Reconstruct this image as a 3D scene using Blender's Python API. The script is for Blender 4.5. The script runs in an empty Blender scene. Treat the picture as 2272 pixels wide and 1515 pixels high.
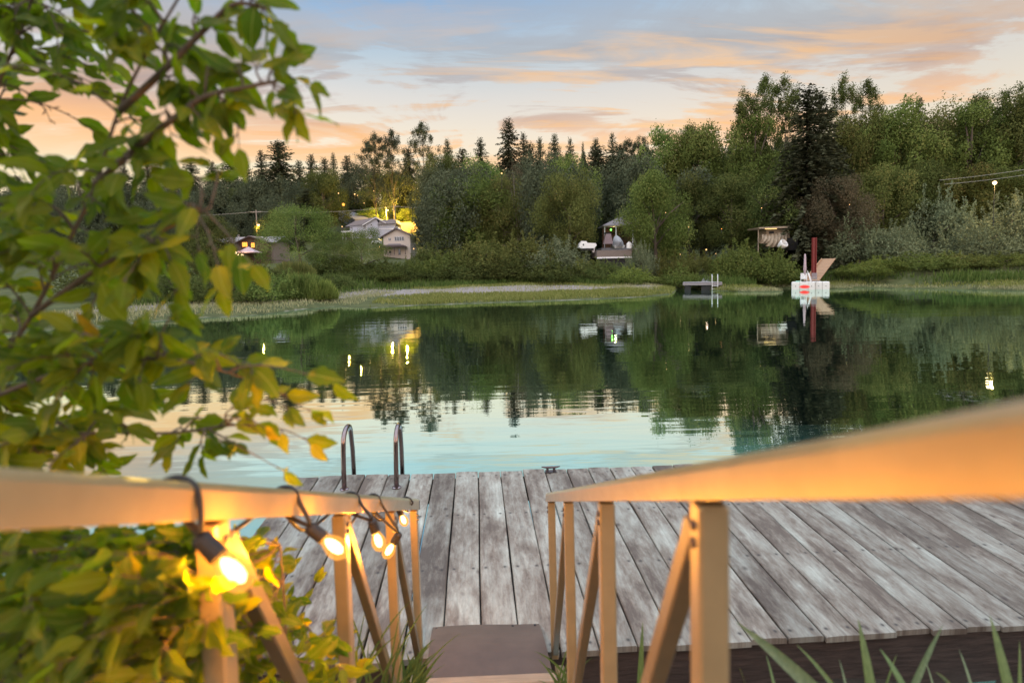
import bpy, bmesh, math, random
import numpy as np
from mathutils import Vector, Matrix

rad = math.radians
random.seed(11)
RNG = np.random.default_rng(11)
scene = bpy.context.scene
COL = scene.collection

# ------------------------------------------------------------------ camera model
FPX, IW, IH, CX, CY = 1150.0, 2272, 1515, 1136.0, 670.0
EYE = Vector((0, 0, 2.75))
PITCH, ROLL = math.atan(70 / FPX), 0.021
_F = Vector((0, math.cos(PITCH), -math.sin(PITCH)))
_R0 = Vector((1, 0, 0)); _U0 = Vector((0, math.sin(PITCH), math.cos(PITCH)))
_R = _R0 * math.cos(ROLL) - _U0 * math.sin(ROLL)
_U = _U0 * math.cos(ROLL) + _R0 * math.sin(ROLL)

def ray(x, y): return _F + _R * ((x - CX) / FPX) - _U * ((y - CY) / FPX)
def at_depth(x, y, Y):
    d = ray(x, y); return EYE + d * ((Y - EYE.y) / d.y)
def at_z(x, y, z):
    d = ray(x, y); return EYE + d * ((z - EYE.z) / d.z)
def hor(x): return 600 - 0.021 * (x - 1136)
def proj(P):
    d = Vector(P) - EYE; k = d.dot(_F)
    return (CX + FPX * d.dot(_R) / k, CY - FPX * d.dot(_U) / k)

cam_data = bpy.data.cameras.new("camera")
cam = bpy.data.objects.new("camera", cam_data); COL.objects.link(cam)
m = Matrix((( _R.x, _U.x, -_F.x), (_R.y, _U.y, -_F.y), (_R.z, _U.z, -_F.z))).to_4x4()
m.translation = EYE
cam.matrix_world = m
cam_data.sensor_width = 36.0
cam_data.lens = FPX / IW * 36.0
cam_data.shift_y = -(IH / 2 - CY) / IW
cam_data.clip_start = 0.02; cam_data.clip_end = 6000
cam_data.dof.use_dof = True
cam_data.dof.focus_distance = 9.5
cam_data.dof.aperture_fstop = cam_data.lens / 9.0
scene.camera = cam

# ------------------------------------------------------------------ tags
def tag(o, label=None, cat=None, group=None, kind=None):
    if label: o["label"] = label
    if cat: o["category"] = cat
    if group: o["group"] = group
    if kind: o["kind"] = kind
    return o

def empty(name, loc, label, cat, group=None):
    o = bpy.data.objects.new(name, None); COL.objects.link(o)
    o.location = loc; o.empty_display_size = 0.2
    return tag(o, label, cat, group)

def root_of(o):
    while o.parent: o = o.parent
    return o

# ------------------------------------------------------------------ mesh builder (world coordinates)
class MB:
    def __init__(s): s.v = []; s.f = []; s.mi = []; s.cur = 0
    def add(s, vs, fs):
        n = len(s.v); s.v += [Vector(p) for p in vs]
        s.f += [tuple(i + n for i in f) for f in fs]; s.mi += [s.cur] * len(fs)
        return s
    def box(s, c, size, M=None):
        hx, hy, hz = size[0] / 2, size[1] / 2, size[2] / 2
        pts = [Vector((x, y, z)) for z in (-hz, hz) for y in (-hy, hy) for x in (-hx, hx)]
        if M is not None: pts = [M @ p for p in pts]
        pts = [p + Vector(c) for p in pts]
        return s.add(pts, [(0, 2, 3, 1), (4, 5, 7, 6), (0, 1, 5, 4), (2, 6, 7, 3), (0, 4, 6, 2), (1, 3, 7, 5)])
    def bbox(s, c, size, M=None, b=0.004):
        """box with chamfered edges"""
        bm = bmesh.new(); bmesh.ops.create_cube(bm, size=1)
        for v in bm.verts: v.co = Vector((v.co.x * size[0], v.co.y * size[1], v.co.z * size[2]))
        bmesh.ops.bevel(bm, geom=list(bm.edges), offset=b, segments=1, affect='EDGES')
        bm.verts.index_update()
        pts = [(M @ v.co if M is not None else v.co.copy()) + Vector(c) for v in bm.verts]
        fs = [tuple(v.index for v in f.verts) for f in bm.faces]; bm.free()
        return s.add(pts, fs)
    def beam(s, a, b, w, h, up=(0, 0, 1), bev=0.004):
        a = Vector(a); b = Vector(b); d = b - a; L = d.length; d.normalize()
        x = d.cross(Vector(up)).normalized(); z = x.cross(d).normalized()
        M = Matrix((x, d, z)).transposed()
        return s.bbox((a + b) / 2, (w, L, h), M, bev)
    def tube(s, pts, r, seg=8, cap=True):
        pts = [Vector(p) for p in pts]; n = len(pts)
        rs = r if isinstance(r, (list, tuple)) else [r] * n
        vs = []; fs = []; prev = None
        for i, p in enumerate(pts):
            t = (pts[min(i + 1, n - 1)] - pts[max(i - 1, 0)]).normalized()
            if prev is None:
                ref = Vector((0, 0, 1)) if abs(t.z) < .9 else Vector((1, 0, 0))
                x = t.cross(ref).normalized()
            else:
                x = (prev - t * prev.dot(t)).normalized()
            prev = x; y = t.cross(x)
            for k in range(seg):
                a = 2 * math.pi * k / seg
                vs.append(p + (x * math.cos(a) + y * math.sin(a)) * rs[i])
        for i in range(n - 1):
            for k in range(seg):
                k2 = (k + 1) % seg
                fs.append((i * seg + k, i * seg + k2, (i + 1) * seg + k2, (i + 1) * seg + k))
        if cap:
            fs.append(tuple(range(seg - 1, -1, -1))); fs.append(tuple((n - 1) * seg + k for k in range(seg)))
        return s.add(vs, fs)
    def lathe(s, prof, c, axis=(0, 0, 1), seg=16, sx=1.0):
        ax = Vector(axis).normalized(); ref = Vector((1, 0, 0)) if abs(ax.x) < .9 else Vector((0, 1, 0))
        x = (ref - ax * ref.dot(ax)).normalized(); y = ax.cross(x); vs = []; fs = []
        for (r, h) in prof:
            for k in range(seg):
                a = 2 * math.pi * k / seg
                vs.append(Vector(c) + ax * h + (x * math.cos(a) * sx + y * math.sin(a)) * r)
        for i in range(len(prof) - 1):
            for k in range(seg):
                k2 = (k + 1) % seg
                fs.append((i * seg + k, i * seg + k2, (i + 1) * seg + k2, (i + 1) * seg + k))
        fs.append(tuple(range(seg - 1, -1, -1))); n = len(prof) - 1
        fs.append(tuple(n * seg + k for k in range(seg)))
        return s.add(vs, fs)
    def prism(s, poly, plane, a0, a1):
        """poly of 2-D points extruded along the third axis"""
        def P(u, v, w):
            return {'XZ': (u, w, v), 'YZ': (w, u, v), 'XY': (u, v, w)}[plane]
        n = len(poly)
        vs = [P(u, v, a0) for u, v in poly] + [P(u, v, a1) for u, v in poly]
        fs = [tuple(range(n)), tuple(range(2 * n - 1, n - 1, -1))]
        fs += [(i, i + n, (i + 1) % n + n, (i + 1) % n) for i in range(n)]
        return s.add(vs, fs)
    def build(s, name, mats, parent=None, base=None, smooth=False):
        if not isinstance(mats, (list, tuple)): mats = [mats]
        me = bpy.data.meshes.new(name)
        if parent is not None: org = Vector(root_of(parent).location)
        else: org = Vector(base) if base is not None else Vector((0, 0, 0))
        me.from_pydata([tuple(p - org) for p in s.v], [], s.f)
        bm = bmesh.new(); bm.from_mesh(me); bmesh.ops.recalc_face_normals(bm, faces=bm.faces); bm.to_mesh(me); bm.free()
        for mt in mats: me.materials.append(mt)
        if len(mats) > 1: me.polygons.foreach_set("material_index", s.mi)
        if smooth:
            me.polygons.foreach_set("use_smooth", [True] * len(me.polygons))
        me.update()
        o = bpy.data.objects.new(name, me); COL.objects.link(o)
        if parent is not None: o.parent = parent
        else: o.location = org
        return o

def np_mesh(name, V, F4, mat, tint=None, extra=None, smooth=False):
    """fast quad mesh from arrays"""
    V = np.asarray(V, np.float32); F4 = np.asarray(F4, np.int32)
    me = bpy.data.meshes.new(name)
    me.vertices.add(len(V)); me.vertices.foreach_set("co", V.ravel())
    k = F4.shape[1]
    me.loops.add(F4.size); me.loops.foreach_set("vertex_index", F4.ravel())
    me.polygons.add(len(F4)); me.polygons.foreach_set("loop_start", np.arange(0, F4.size, k, dtype=np.int32))
    me.polygons.foreach_set("loop_total", np.full(len(F4), k, np.int32))
    if smooth: me.polygons.foreach_set("use_smooth", [True] * len(F4))
    if tint is not None:
        a = me.attributes.new("tint", 'FLOAT', 'FACE'); a.data.foreach_set("value", np.asarray(tint, np.float32))
    if mat is not None: me.materials.append(mat)
    me.update(); me.validate()
    return me

def link(name, me, parent=None, loc=None):
    o = bpy.data.objects.new(name, me); COL.objects.link(o)
    if parent is not None: o.parent = parent
    if loc is not None: o.location = loc
    return o

# ------------------------------------------------------------------ materials
class NT:
    def __init__(s, tree): s.t = tree; s.n = tree.nodes; s.l = tree.links
    def new(s, typ, **kw):
        n = s.n.new(typ)
        for k, v in kw.items(): setattr(n, k, v)
        return n
    def put(s, sock, v):
        if isinstance(v, bpy.types.NodeSocket): s.l.new(v, sock)
        elif isinstance(v, (tuple, list)) and len(v) == 3 and sock.type == 'RGBA': sock.default_value = (*v, 1)
        else: sock.default_value = v
    def math(s, op, a, b=0.0, c=None, clamp=False):
        n = s.new("ShaderNodeMath", operation=op, use_clamp=clamp); s.put(n.inputs[0], a); s.put(n.inputs[1], b)
        if c is not None: s.put(n.inputs[2], c)
        return n.outputs[0]
    def mix(s, fac, a, b, blend='MIX'):
        n = s.new("ShaderNodeMix", data_type='RGBA', blend_type=blend); n.clamp_factor = True
        s.put(n.inputs[0], fac); s.put(n.inputs[6], a); s.put(n.inputs[7], b); return n.outputs[2]
    def ramp(s, fac, stops, interp='LINEAR'):
        n = s.new("ShaderNodeValToRGB"); r = n.color_ramp; r.interpolation = interp
        while len(r.elements) < len(stops): r.elements.new(0.5)
        for e, (p, c) in zip(r.elements, stops):
            e.position = p; e.color = (*c, 1) if isinstance(c, (tuple, list)) else (c, c, c, 1)
        s.put(n.inputs[0], fac); return n.outputs[0]
    def noise(s, vec, scale, detail=4, rough=.55, dist=0.0, out=0):
        n = s.new("ShaderNodeTexNoise"); s.put(n.inputs['Scale'], scale); n.inputs['Detail'].default_value = detail
        n.inputs['Roughness'].default_value = rough; n.inputs['Distortion'].default_value = dist
        if vec is not None: s.l.new(vec, n.inputs['Vector'])
        return n.outputs[out]
    def mapping(s, vec, loc=(0, 0, 0), rot=(0, 0, 0), scale=(1, 1, 1)):
        n = s.new("ShaderNodeMapping"); s.l.new(vec, n.inputs[0])
        n.inputs[1].default_value = loc; n.inputs[2].default_value = rot; n.inputs[3].default_value = scale
        return n.outputs[0]
    def bump(s, height, strength=.3, dist=.02):
        n = s.new("ShaderNodeBump"); n.inputs['Strength'].default_value = strength; n.inputs['Distance'].default_value = dist
        s.l.new(height, n.inputs['Height']); return n.outputs[0]

def new_mat(name):
    mt = bpy.data.materials.new(name); mt.use_nodes = True; nt = NT(mt.node_tree); nt.n.clear()
    out = nt.new("ShaderNodeOutputMaterial"); return mt, nt, out

def simple(name, col, rough=.7, metal=0.0, var=.22, scale=6.0, bump=0.0, spec=.4, stretch=(1, 1, 1)):
    mt, nt, out = new_mat(name)
    tc = nt.new("ShaderNodeTexCoord"); v = nt.mapping(tc.outputs['Object'], scale=stretch)
    nz = nt.noise(v, scale, 6, .6)
    lo = tuple(c * (1 - var) for c in col); hi = tuple(min(1, c * (1 + var)) for c in col)
    c = nt.ramp(nz, [(.25, lo), (.75, hi)])
    p = nt.new("ShaderNodeBsdfPrincipled"); nt.put(p.inputs['Base Color'], c)
    nt.put(p.inputs['Roughness'], nt.math('MULTIPLY_ADD', nz, .2, rough - .1))
    p.inputs['Metallic'].default_value = metal; p.inputs['Specular IOR Level'].default_value = spec
    if bump: nt.l.new(nt.bump(nz, bump, .02), p.inputs['Normal'])
    nt.l.new(p.outputs[0], out.inputs[0]); return mt

def emissive(name, col, strength):
    mt, nt, out = new_mat(name)
    e = nt.new("ShaderNodeEmission"); e.inputs[0].default_value = (*col, 1); e.inputs[1].default_value = strength
    nt.l.new(e.outputs[0], out.inputs[0]); return mt

def foliage(name, dark, light, warm=None, trans=.3, spread=.5):
    mt, nt, out = new_mat(name)
    at = nt.new("ShaderNodeAttribute", attribute_name="tint"); oi = nt.new("ShaderNodeObjectInfo")
    stops = [(0.0, dark), (.75, light)] + ([(1.0, warm)] if warm else [])
    c = nt.ramp(at.outputs['Fac'], stops)
    k = nt.math('MULTIPLY_ADD', oi.outputs['Random'], spread, 1 - spread / 2)
    hsv = nt.new("ShaderNodeHueSaturation"); nt.put(hsv.inputs['Hue'], nt.math('MULTIPLY_ADD', oi.outputs['Random'], .03, .485))
    nt.put(hsv.inputs['Value'], k); nt.put(hsv.inputs['Color'], c)
    d = nt.new("ShaderNodeBsdfDiffuse"); t = nt.new("ShaderNodeBsdfTranslucent")
    nt.l.new(hsv.outputs[0], d.inputs[0]); nt.l.new(hsv.outputs[0], t.inputs[0])
    mx = nt.new("ShaderNodeMixShader"); mx.inputs[0].default_value = trans
    nt.l.new(d.outputs[0], mx.inputs[1]); nt.l.new(t.outputs[0], mx.inputs[2]); nt.l.new(mx.outputs[0], out.inputs[0])
    return mt

M = {}
M['bark'] = simple('bark', (.10, .075, .055), .9, var=.4, scale=9, bump=.5, stretch=(4, 4, 1))
M['pale_bark'] = simple('pale_bark', (.24, .20, .17), .9, var=.3, scale=9)
M['fol_fir'] = foliage('fol_fir', (.042, .050, .030), (.085, .092, .052), trans=.12)
M['fol_firgrey'] = foliage('fol_firgrey', (.046, .056, .034), (.088, .098, .054), trans=.12)
M['fol_dark'] = foliage('fol_dark', (.046, .060, .018), (.112, .132, .040), (.16, .16, .05))
M['fol_green'] = foliage('fol_green', (.070, .102, .024), (.162, .205, .055), (.23, .235, .07))
M['fol_olive'] = foliage('fol_olive', (.074, .086, .024), (.158, .168, .050), (.22, .175, .06))
M['fol_brown'] = foliage('fol_brown', (.085, .075, .042), (.155, .130, .075), (.20, .14, .08))
M['fol_pale'] = foliage('fol_pale', (.090, .108, .058), (.185, .21, .115), (.25, .26, .15))
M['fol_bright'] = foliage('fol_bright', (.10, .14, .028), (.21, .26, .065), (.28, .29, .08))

# ------------------------------------------------------------------ sky, sun, exposure
SKY_BOOST = 2.9      # extra glow added to the unseen sky overhead and behind, to brighten the foreground
SUN_EL, SUN_AZ = rad(2.0), rad(17.0)          # just under the tree tops, right of centre
world = bpy.data.worlds.new("World"); scene.world = world; world.use_nodes = True
w = NT(world.node_tree); w.n.clear()
wout = w.new("ShaderNodeOutputWorld"); bg = w.new("ShaderNodeBackground")
tc = w.new("ShaderNodeTexCoord"); D = tc.outputs['Generated']
sx = w.new("ShaderNodeSeparateXYZ"); w.l.new(D, sx.inputs[0])
X, Y, Z = sx.outputs
el = w.math('MULTIPLY', w.math('ARCSINE', w.math('MAXIMUM', Z, 0.0)), 2 / math.pi)     # 0 horizon .. 1 zenith
sky = w.new("ShaderNodeTexSky"); sky.sky_type = 'NISHITA'; sky.sun_disc = False
sky.sun_elevation = SUN_EL; sky.sun_rotation = SUN_AZ; sky.altitude = 50; sky.dust_density = 2.0
grad = w.ramp(el, [(0.00, (1.0, .74, .42)), (.10, (1.0, .86, .58)), (.15, (1.0, .87, .68)), (.20, (.78, .76, .73)), (.24, (.52, .64, .74)),
                   (.30, (.25, .44, .72)), (.42, (.36, .50, .68)), (1.0, (.50, .56, .64))])
greyr = w.ramp(el, [(0.00, (.90, .72, .50)), (.12, (.92, .79, .60)), (.19, (.72, .70, .66)), (.25, (.54, .61, .66)), (.30, (.40, .53, .66)),
                    (.42, (.42, .52, .66)), (1.0, (.50, .56, .64))])
grad = w.mix(w.math('MULTIPLY_ADD', X, 1.1, .35, clamp=True), grad, greyr)
back = w.ramp(el, [(0.0, (.60, .54, .52)), (.2, (.58, .56, .58)), (.5, (.52, .56, .62)), (1.0, (.50, .56, .64))])
grad = w.mix(w.math('MULTIPLY_ADD', Y, -.9, .35, clamp=True), grad, back)
nish = w.mix(1.0, sky.outputs[0], (.09, .09, .09), 'MULTIPLY')
grad = w.mix(.12, grad, nish)
# cloud layer: directions projected on a plane overhead
den = w.math('ADD', w.math('MAXIMUM', Z, 0.0), .10)
cu = w.math('DIVIDE', X, den); cv = w.math('DIVIDE', Y, den)
cmb = w.new("ShaderNodeCombineXYZ"); w.put(cmb.inputs[0], cu); w.put(cmb.inputs[1], cv)
q1 = w.mapping(cmb.outputs[0], loc=(3.3, 1.7, 0), rot=(0, 0, rad(-16)), scale=(.55, 1.0, 1))
n1 = w.noise(q1, 1.15, 10, .60, 1.3)
q2 = w.mapping(cmb.outputs[0], loc=(-1.2, 5.1, 0), rot=(0, 0, rad(-26)), scale=(.55, 2.6, 1))
n2 = w.noise(q2, 1.7, 8, .6, .6)
dens = w.math('ADD', w.math('MULTIPLY', n1, .68), w.math('MULTIPLY', n2, .32))
band = w.ramp(el, [(.09, 0.0), (.14, .85), (.19, 1.0), (.24, .75), (.30, .35), (.7, .25)])
mask = w.math('MULTIPLY', w.ramp(dens, [(.455, 0.0), (.51, .72), (.57, 1.0)], 'EASE'), band)
ccol = w.ramp(el, [(.10, (1.0, .60, .28)), (.15, (.95, .47, .20)), (.185, (.47, .34, .30)), (.24, (.37, .355, .37)), (.32, (.40, .42, .47)), (.5, (.60, .62, .70))])
lit = w.math('MULTIPLY', w.ramp(n2, [(.46, 0.0), (.58, 1.0)]), w.ramp(w.math('MULTIPLY_ADD', X, .5, .5), [(.30, .25), (.52, 1.0), (.70, 1.0), (.82, .4)]))
ccol = w.mix(w.math('MULTIPLY', lit, w.ramp(el, [(.12, .95), (.20, .85), (.27, .5), (.4, .15)])), ccol, (1.0, .55, .20))
skyc = w.mix(w.math('MULTIPLY', mask, .95), grad, ccol)
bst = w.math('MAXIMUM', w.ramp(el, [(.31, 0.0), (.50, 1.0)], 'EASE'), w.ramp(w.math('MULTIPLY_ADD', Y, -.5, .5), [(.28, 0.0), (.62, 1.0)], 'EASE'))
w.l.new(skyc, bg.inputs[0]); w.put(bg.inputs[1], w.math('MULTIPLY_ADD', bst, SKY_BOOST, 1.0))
w.l.new(bg.outputs[0], wout.inputs[0])

sun_d = bpy.data.lights.new("sun", 'SUN'); sun_d.energy = .5; sun_d.angle = rad(10); sun_d.color = (1, .66, .40)
sun = bpy.data.objects.new("sun", sun_d); COL.objects.link(sun)
dirv = Vector((math.sin(SUN_AZ) * math.cos(SUN_EL), math.cos(SUN_AZ) * math.cos(SUN_EL), math.sin(SUN_EL)))
sun.rotation_euler = dirv.to_track_quat('Z', 'Y').to_euler(); sun.location = (0, 0, 60)

scene.view_settings.view_transform = 'Standard'; scene.view_settings.look = 'None'
scene.view_settings.gamma = 1.0; scene.view_settings.exposure = 0.12
scene.cycles.max_bounces = 6; scene.cycles.diffuse_bounces = 3; scene.cycles.glossy_bounces = 3
scene.cycles.transparent_max_bounces = 8; scene.cycles.caustics_reflective = False; scene.cycles.caustics_refractive = False
scene.cycles.use_denoising = True
scene.cycles.sample_clamp_indirect = 4.0

def lamp(name, loc, power, col, r=.03, parent=None):
    d = bpy.data.lights.new(name, 'POINT'); d.energy = power; d.color = col; d.shadow_soft_size = r
    o = bpy.data.objects.new(name, d); COL.objects.link(o)
    if parent is not None:
        o.parent = parent; o.location = Vector(loc) - Vector(root_of(parent).location)
    else: o.location = loc
    return o
# ------------------------------------------------------------------ far terrain
_sh = [(430, 705), (520, 703), (600, 696), (690, 683), (735, 680), (820, 684), (900, 679), (1100, 672), (1300, 665), (1430, 659), (1494, 653),
       (1503, 640), (1640, 638), (1654, 648), (1742, 647), (1752, 638.5), (1843, 637), (1856, 641), (1900, 641), (2080, 641), (2272, 645)]
_sx, _sy = [-120, -60, -45, -32, -25], [-40, -12, 8, 22, 28.5]
for px, py in _sh:
    p = at_z(px, py, 0.0); _sx.append(p.x); _sy.append(p.y)
_sx += [70, 150, 260]; _sy += [41, 36, 30]
_o = np.argsort(_sx); _sx = np.array(_sx)[_o]; _sy = np.array(_sy)[_o]
def shoreY(x): return np.interp(x, _sx, _sy)
def shelfW(x): return np.interp(x, [-60, -34, -26, -11, 6, 16, 22, 60], [4.5, 5, 24, 22, 22, 12, 6, 5])
def ground(x, y):
    x = np.asarray(x, float); y = np.asarray(y, float)
    sh = shoreY(x); d = y - sh; ws = shelfW(x); e = y - np.maximum(sh, 31.0) - np.maximum(ws, np.interp(x, [-34, -26, -12, 14, 20], [15, 24, 22, 14, 5]))
    zs = np.interp(d / ws, [-1, -.1, 0, .06, .5, 1], [-1.2, -.12, 0.0, .08, .22, .5]) * np.interp(ws, [6, 22], [1, 1.9])
    ze = np.interp(e, [0, 7, 20, 45, 75, 105, 145, 200, 260, 400], [.5, 1.6, 3.0, 4.2, 6.0, 10.5, 20, 32, 37, 38])
    wob = (np.sin(x * .9 + y * .4) * .05 + np.sin(x * .31 - y * .27) * .09) * np.clip(d / 4, 0, 1)
    return np.where(e > 0, np.maximum(ze, zs), zs) + wob
def gz(x, y): return float(ground(x, y))
def hit(px, py):
    """first point of the far terrain along the ray of a pixel"""
    d = ray(px, py); Y = 28.0
    while Y < 330:
        P = EYE + d * (Y / d.y)
        if P.y > float(shoreY(P.x)) and P.z <= gz(P.x, P.y): return P
        Y += .25
    return EYE + d * (150 / d.y)

xs = np.concatenate([np.linspace(-300, -80, 23), np.linspace(-76, 76, 140), np.linspace(80, 300, 23)])
ds = np.concatenate([[-14, -6, -2.5, -1], np.linspace(-.5, 24, 60), np.linspace(25, 60, 30), np.linspace(63, 160, 26), np.linspace(170, 700, 18)])
GX, GD = np.meshgrid(xs, ds); GY = shoreY(GX) + GD
GZ = ground(GX, GY); GZ[0, :] = -3.0
V = np.stack([GX.ravel(), GY.ravel(), GZ.ravel()], 1)
nx, ny = len(xs), len(ds)
ii, jj = np.meshgrid(np.arange(nx - 1), np.arange(ny - 1)); a = (jj * nx + ii).ravel()
F4 = np.stack([a, a + 1, a + 1 + nx, a + nx], 1)

mt, nt, out = new_mat('bank_soil')
geo = nt.new("ShaderNodeNewGeometry"); at = nt.new("ShaderNodeAttribute", attribute_name="mud")
nz = nt.noise(geo.outputs['Position'], .9, 6, .6); nz2 = nt.noise(geo.outputs['Position'], 6.0, 5, .65)
g = nt.ramp(nz, [(.3, (.045, .052, .022)), (.6, (.085, .092, .036)), (.8, (.12, .11, .055))])
md = nt.ramp(nz2, [(.3, (.15, .125, .11)), (.55, (.245, .21, .19)), (.75, (.31, .27, .245))])
mk = nt.math('ADD', at.outputs['Fac'], nt.math('MULTIPLY_ADD', nz, .9, -.45), clamp=True)
c = nt.mix(nt.ramp(mk, [(.35, 0.0), (.6, 1.0)]), g, md)
p = nt.new("ShaderNodeBsdfPrincipled"); nt.put(p.inputs['Base Color'], c); p.inputs['Roughness'].default_value = .95
p.inputs['Specular IOR Level'].default_value = .1
nt.l.new(nt.bump(nz2, .5, .06), p.inputs['Normal']); nt.l.new(p.outputs[0], out.inputs[0])
M['bank'] = mt
me = np_mesh("far_bank", V, F4, mt, smooth=True)
s = GD / shelfW(GX)
wide = np.clip((shelfW(GX) - 7) / 6, 0, 1)
mud = np.where(wide > .2, np.interp(s, [-.1, .0, .03, .05, .40, .50, .82, .92], [.55, .42, .2, .05, .1, 1.0, 1.0, .0]), np.interp(s, [-.1, 0, .12, .2], [.5, .4, .3, .1])) 
mud = np.where(GX > 12, mud * np.interp(GX, [12, 22], [1, .5]), mud)
am = me.attributes.new("mud", 'FLOAT', 'POINT'); am.data.foreach_set("value", mud.ravel().astype(np.float32))
tag(link("hillside", me), kind='structure')

# ------------------------------------------------------------------ near bank under the gangway
def near_z(x, y): return np.interp(y, [-12, -2, 0.4, 1.5, 2.3, 3.5, 4.2, 8], [2.85, 1.8, 1.2, .60, .10, .02, -.3, -1.2]) - .04 * np.abs(x) * (np.asarray(y) > 0) * 0
gx = np.linspace(-14, 14, 85); gy = np.linspace(-12, 8, 70)
AX, AY = np.meshgrid(gx, gy); AZ = near_z(AX, AY) + .05 * np.sin(AX * 2.1 + AY * 1.3) + .03 * np.sin(AX * 5.3 - AY * 3.1)
n2x = len(gx); ii, jj = np.meshgrid(np.arange(n2x - 1), np.arange(len(gy) - 1)); a = (jj * n2x + ii).ravel()
M['soil'] = simple('near_soil', (.035, .028, .02), .95, var=.5, scale=7, bump=.8)
tag(link("near_bank", np_mesh("near_bank", np.stack([AX.ravel(), AY.ravel(), AZ.ravel()], 1), np.stack([a, a + 1, a + 1 + n2x, a + n2x], 1), M['soil'], smooth=True)), kind='structure')

# ------------------------------------------------------------------ water
mt, nt, out = new_mat('lake_water')
geo = nt.new("ShaderNodeNewGeometry")
q = nt.mapping(geo.outputs['Position'], rot=(0, 0, rad(4)), scale=(.22, 1.0, 1))
h1 = nt.noise(q, 3.2, 2, .5, .3)
q2 = nt.mapping(geo.outputs['Position'], rot=(0, 0, rad(-9)), scale=(.16, 1.0, 1))
h2 = nt.noise(q2, .75, 3, .5)
q3 = nt.mapping(geo.outputs['Position'], scale=(.05, .12, 1))
patch = nt.ramp(nt.noise(q3, 1.0, 2), [(.40, .15), (.62, 1.0)])
hh = nt.math('ADD', nt.math('MULTIPLY', nt.math('MULTIPLY', h1, patch), .35), nt.math('MULTIPLY', h2, 1.0))
bmp = nt.bump(hh, .23, .045)
fr = nt.new("ShaderNodeFresnel"); fr.inputs['IOR'].default_value = 1.33; nt.l.new(bmp, fr.inputs['Normal'])
fac = nt.math('SUBTRACT', .996, nt.ramp(fr.outputs[0], [(.10, .30), (.15, .17), (.18, .04), (.21, 0.0)]))
df = nt.new("ShaderNodeBsdfDiffuse"); df.inputs[0].default_value = (.15, .43, .36, 1)
gl = nt.new("ShaderNodeBsdfGlossy"); gl.inputs[0].default_value = (.82, .985, .935, 1); gl.inputs['Roughness'].default_value = .012
nt.l.new(bmp, gl.inputs['Normal'])
mx = nt.new("ShaderNodeMixShader"); nt.l.new(fac, mx.inputs[0]); nt.l.new(df.outputs[0], mx.inputs[1]); nt.l.new(gl.outputs[0], mx.inputs[2])
nt.l.new(mx.outputs[0], out.inputs[0]); M['water'] = mt
wm = MB().add([(-320, -60, 0), (320, -60, 0), (320, 75, 0), (-320, 75, 0)], [(0, 1, 2, 3)]).build("lake_water", mt)
tag(wm, kind='structure')

# ------------------------------------------------------------------ bank grass (uncountable)
def blades(n, xf, hmin, hmax, wid, lean=.35, seed=1, ang=None):
    r = np.random.default_rng(seed)
    P = xf(r, n); n = len(P)
    h = r.uniform(hmin, hmax, n); th = r.uniform(0, 2 * np.pi, n); ph = r.uniform(0, 2 * np.pi, n)
    wd = np.stack([np.cos(th), np.sin(th), np.zeros(n)], 1) * (wid * r.uniform(.6, 1.4, n))[:, None]
    tip = np.stack([np.cos(ph) * lean * h * r.uniform(.2, 1, n), np.sin(ph) * lean * h * r.uniform(.2, 1, n), h], 1)
    mid = tip * np.array([.35, .35, .6])
    V = np.stack([P - wd, P + wd, P + mid + wd * .75, P + tip, P + mid - wd * .75], 1).reshape(-1, 3)
    F = np.arange(n * 5).reshape(n, 5)
    return V, F, r.uniform(0, 1, n)

def shore_pts(zone):
    def f(r, n):
        X = r.uniform(zone[0], zone[1], n); ws = shelfW(X)
        s = r.uniform(zone[2], zone[3], n); d = s * ws
        Y = shoreY(X) + d + r.normal(0, .12, n)
        nz = np.sin(X * .7) + np.sin(X * .23 + 1) + np.sin(Y * 1.1 + X * .4)
        keep = r.uniform(-1.5, 2.4, n) < nz + 1.2
        X, Y = X[keep], Y[keep]
        return np.stack([X, Y, ground(X, Y) - .02], 1)
    return f
M['grass_green'] = foliage('grass_green', (.12, .145, .035), (.24, .265, .08), (.31, .29, .11), spread=0)
M['grass_pale'] = foliage('grass_pale', (.20, .21, .10), (.34, .34, .18), (.42, .39, .22), spread=0)
M['grass_rank'] = foliage('grass_rank', (.05, .085, .02), (.10, .16, .04), (.15, .18, .06), spread=0)
def grass(name, zones, mat, hmin, hmax, wid, seed):
    VV, FF, TT, o = [], [], [], 0
    for i, (n, z) in enumerate(zones):
        V, F, T = blades(n, shore_pts(z), hmin, hmax, wid, seed=seed + i)
        VV.append(V); FF.append(F + o); TT.append(T); o += len(V)
    tag(link(name, np_mesh(name, np.concatenate(VV), np.concatenate(FF), mat, np.concatenate(TT))), kind='stuff')
grass("green_shore_grass", [(30000, (-12, 15, .03, .46)), (14000, (-12, 14, .84, 1.1)), (9000, (14, 24, .05, .5)), (14000, (20, 60, .35, 1.1))], M['grass_green'], .12, .36, .035, 5)
grass("pale_shore_grass", [(11000, (-32, -13.0, .04, .9)), (9000, (12, 24, .45, 1.0)), (9000, (22, 60, .05, .55)), (2600, (-12, 14, .45, .86))], M['grass_pale'], .12, .34, .03, 25)
grass("rank_bank_grass", [(9000, (-13, 16, .95, 1.25)), (9000, (16, 60, 1.0, 1.9)), (6000, (-30, -12, .8, 1.6))], M['grass_rank'], .35, .95, .045, 45)
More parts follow.
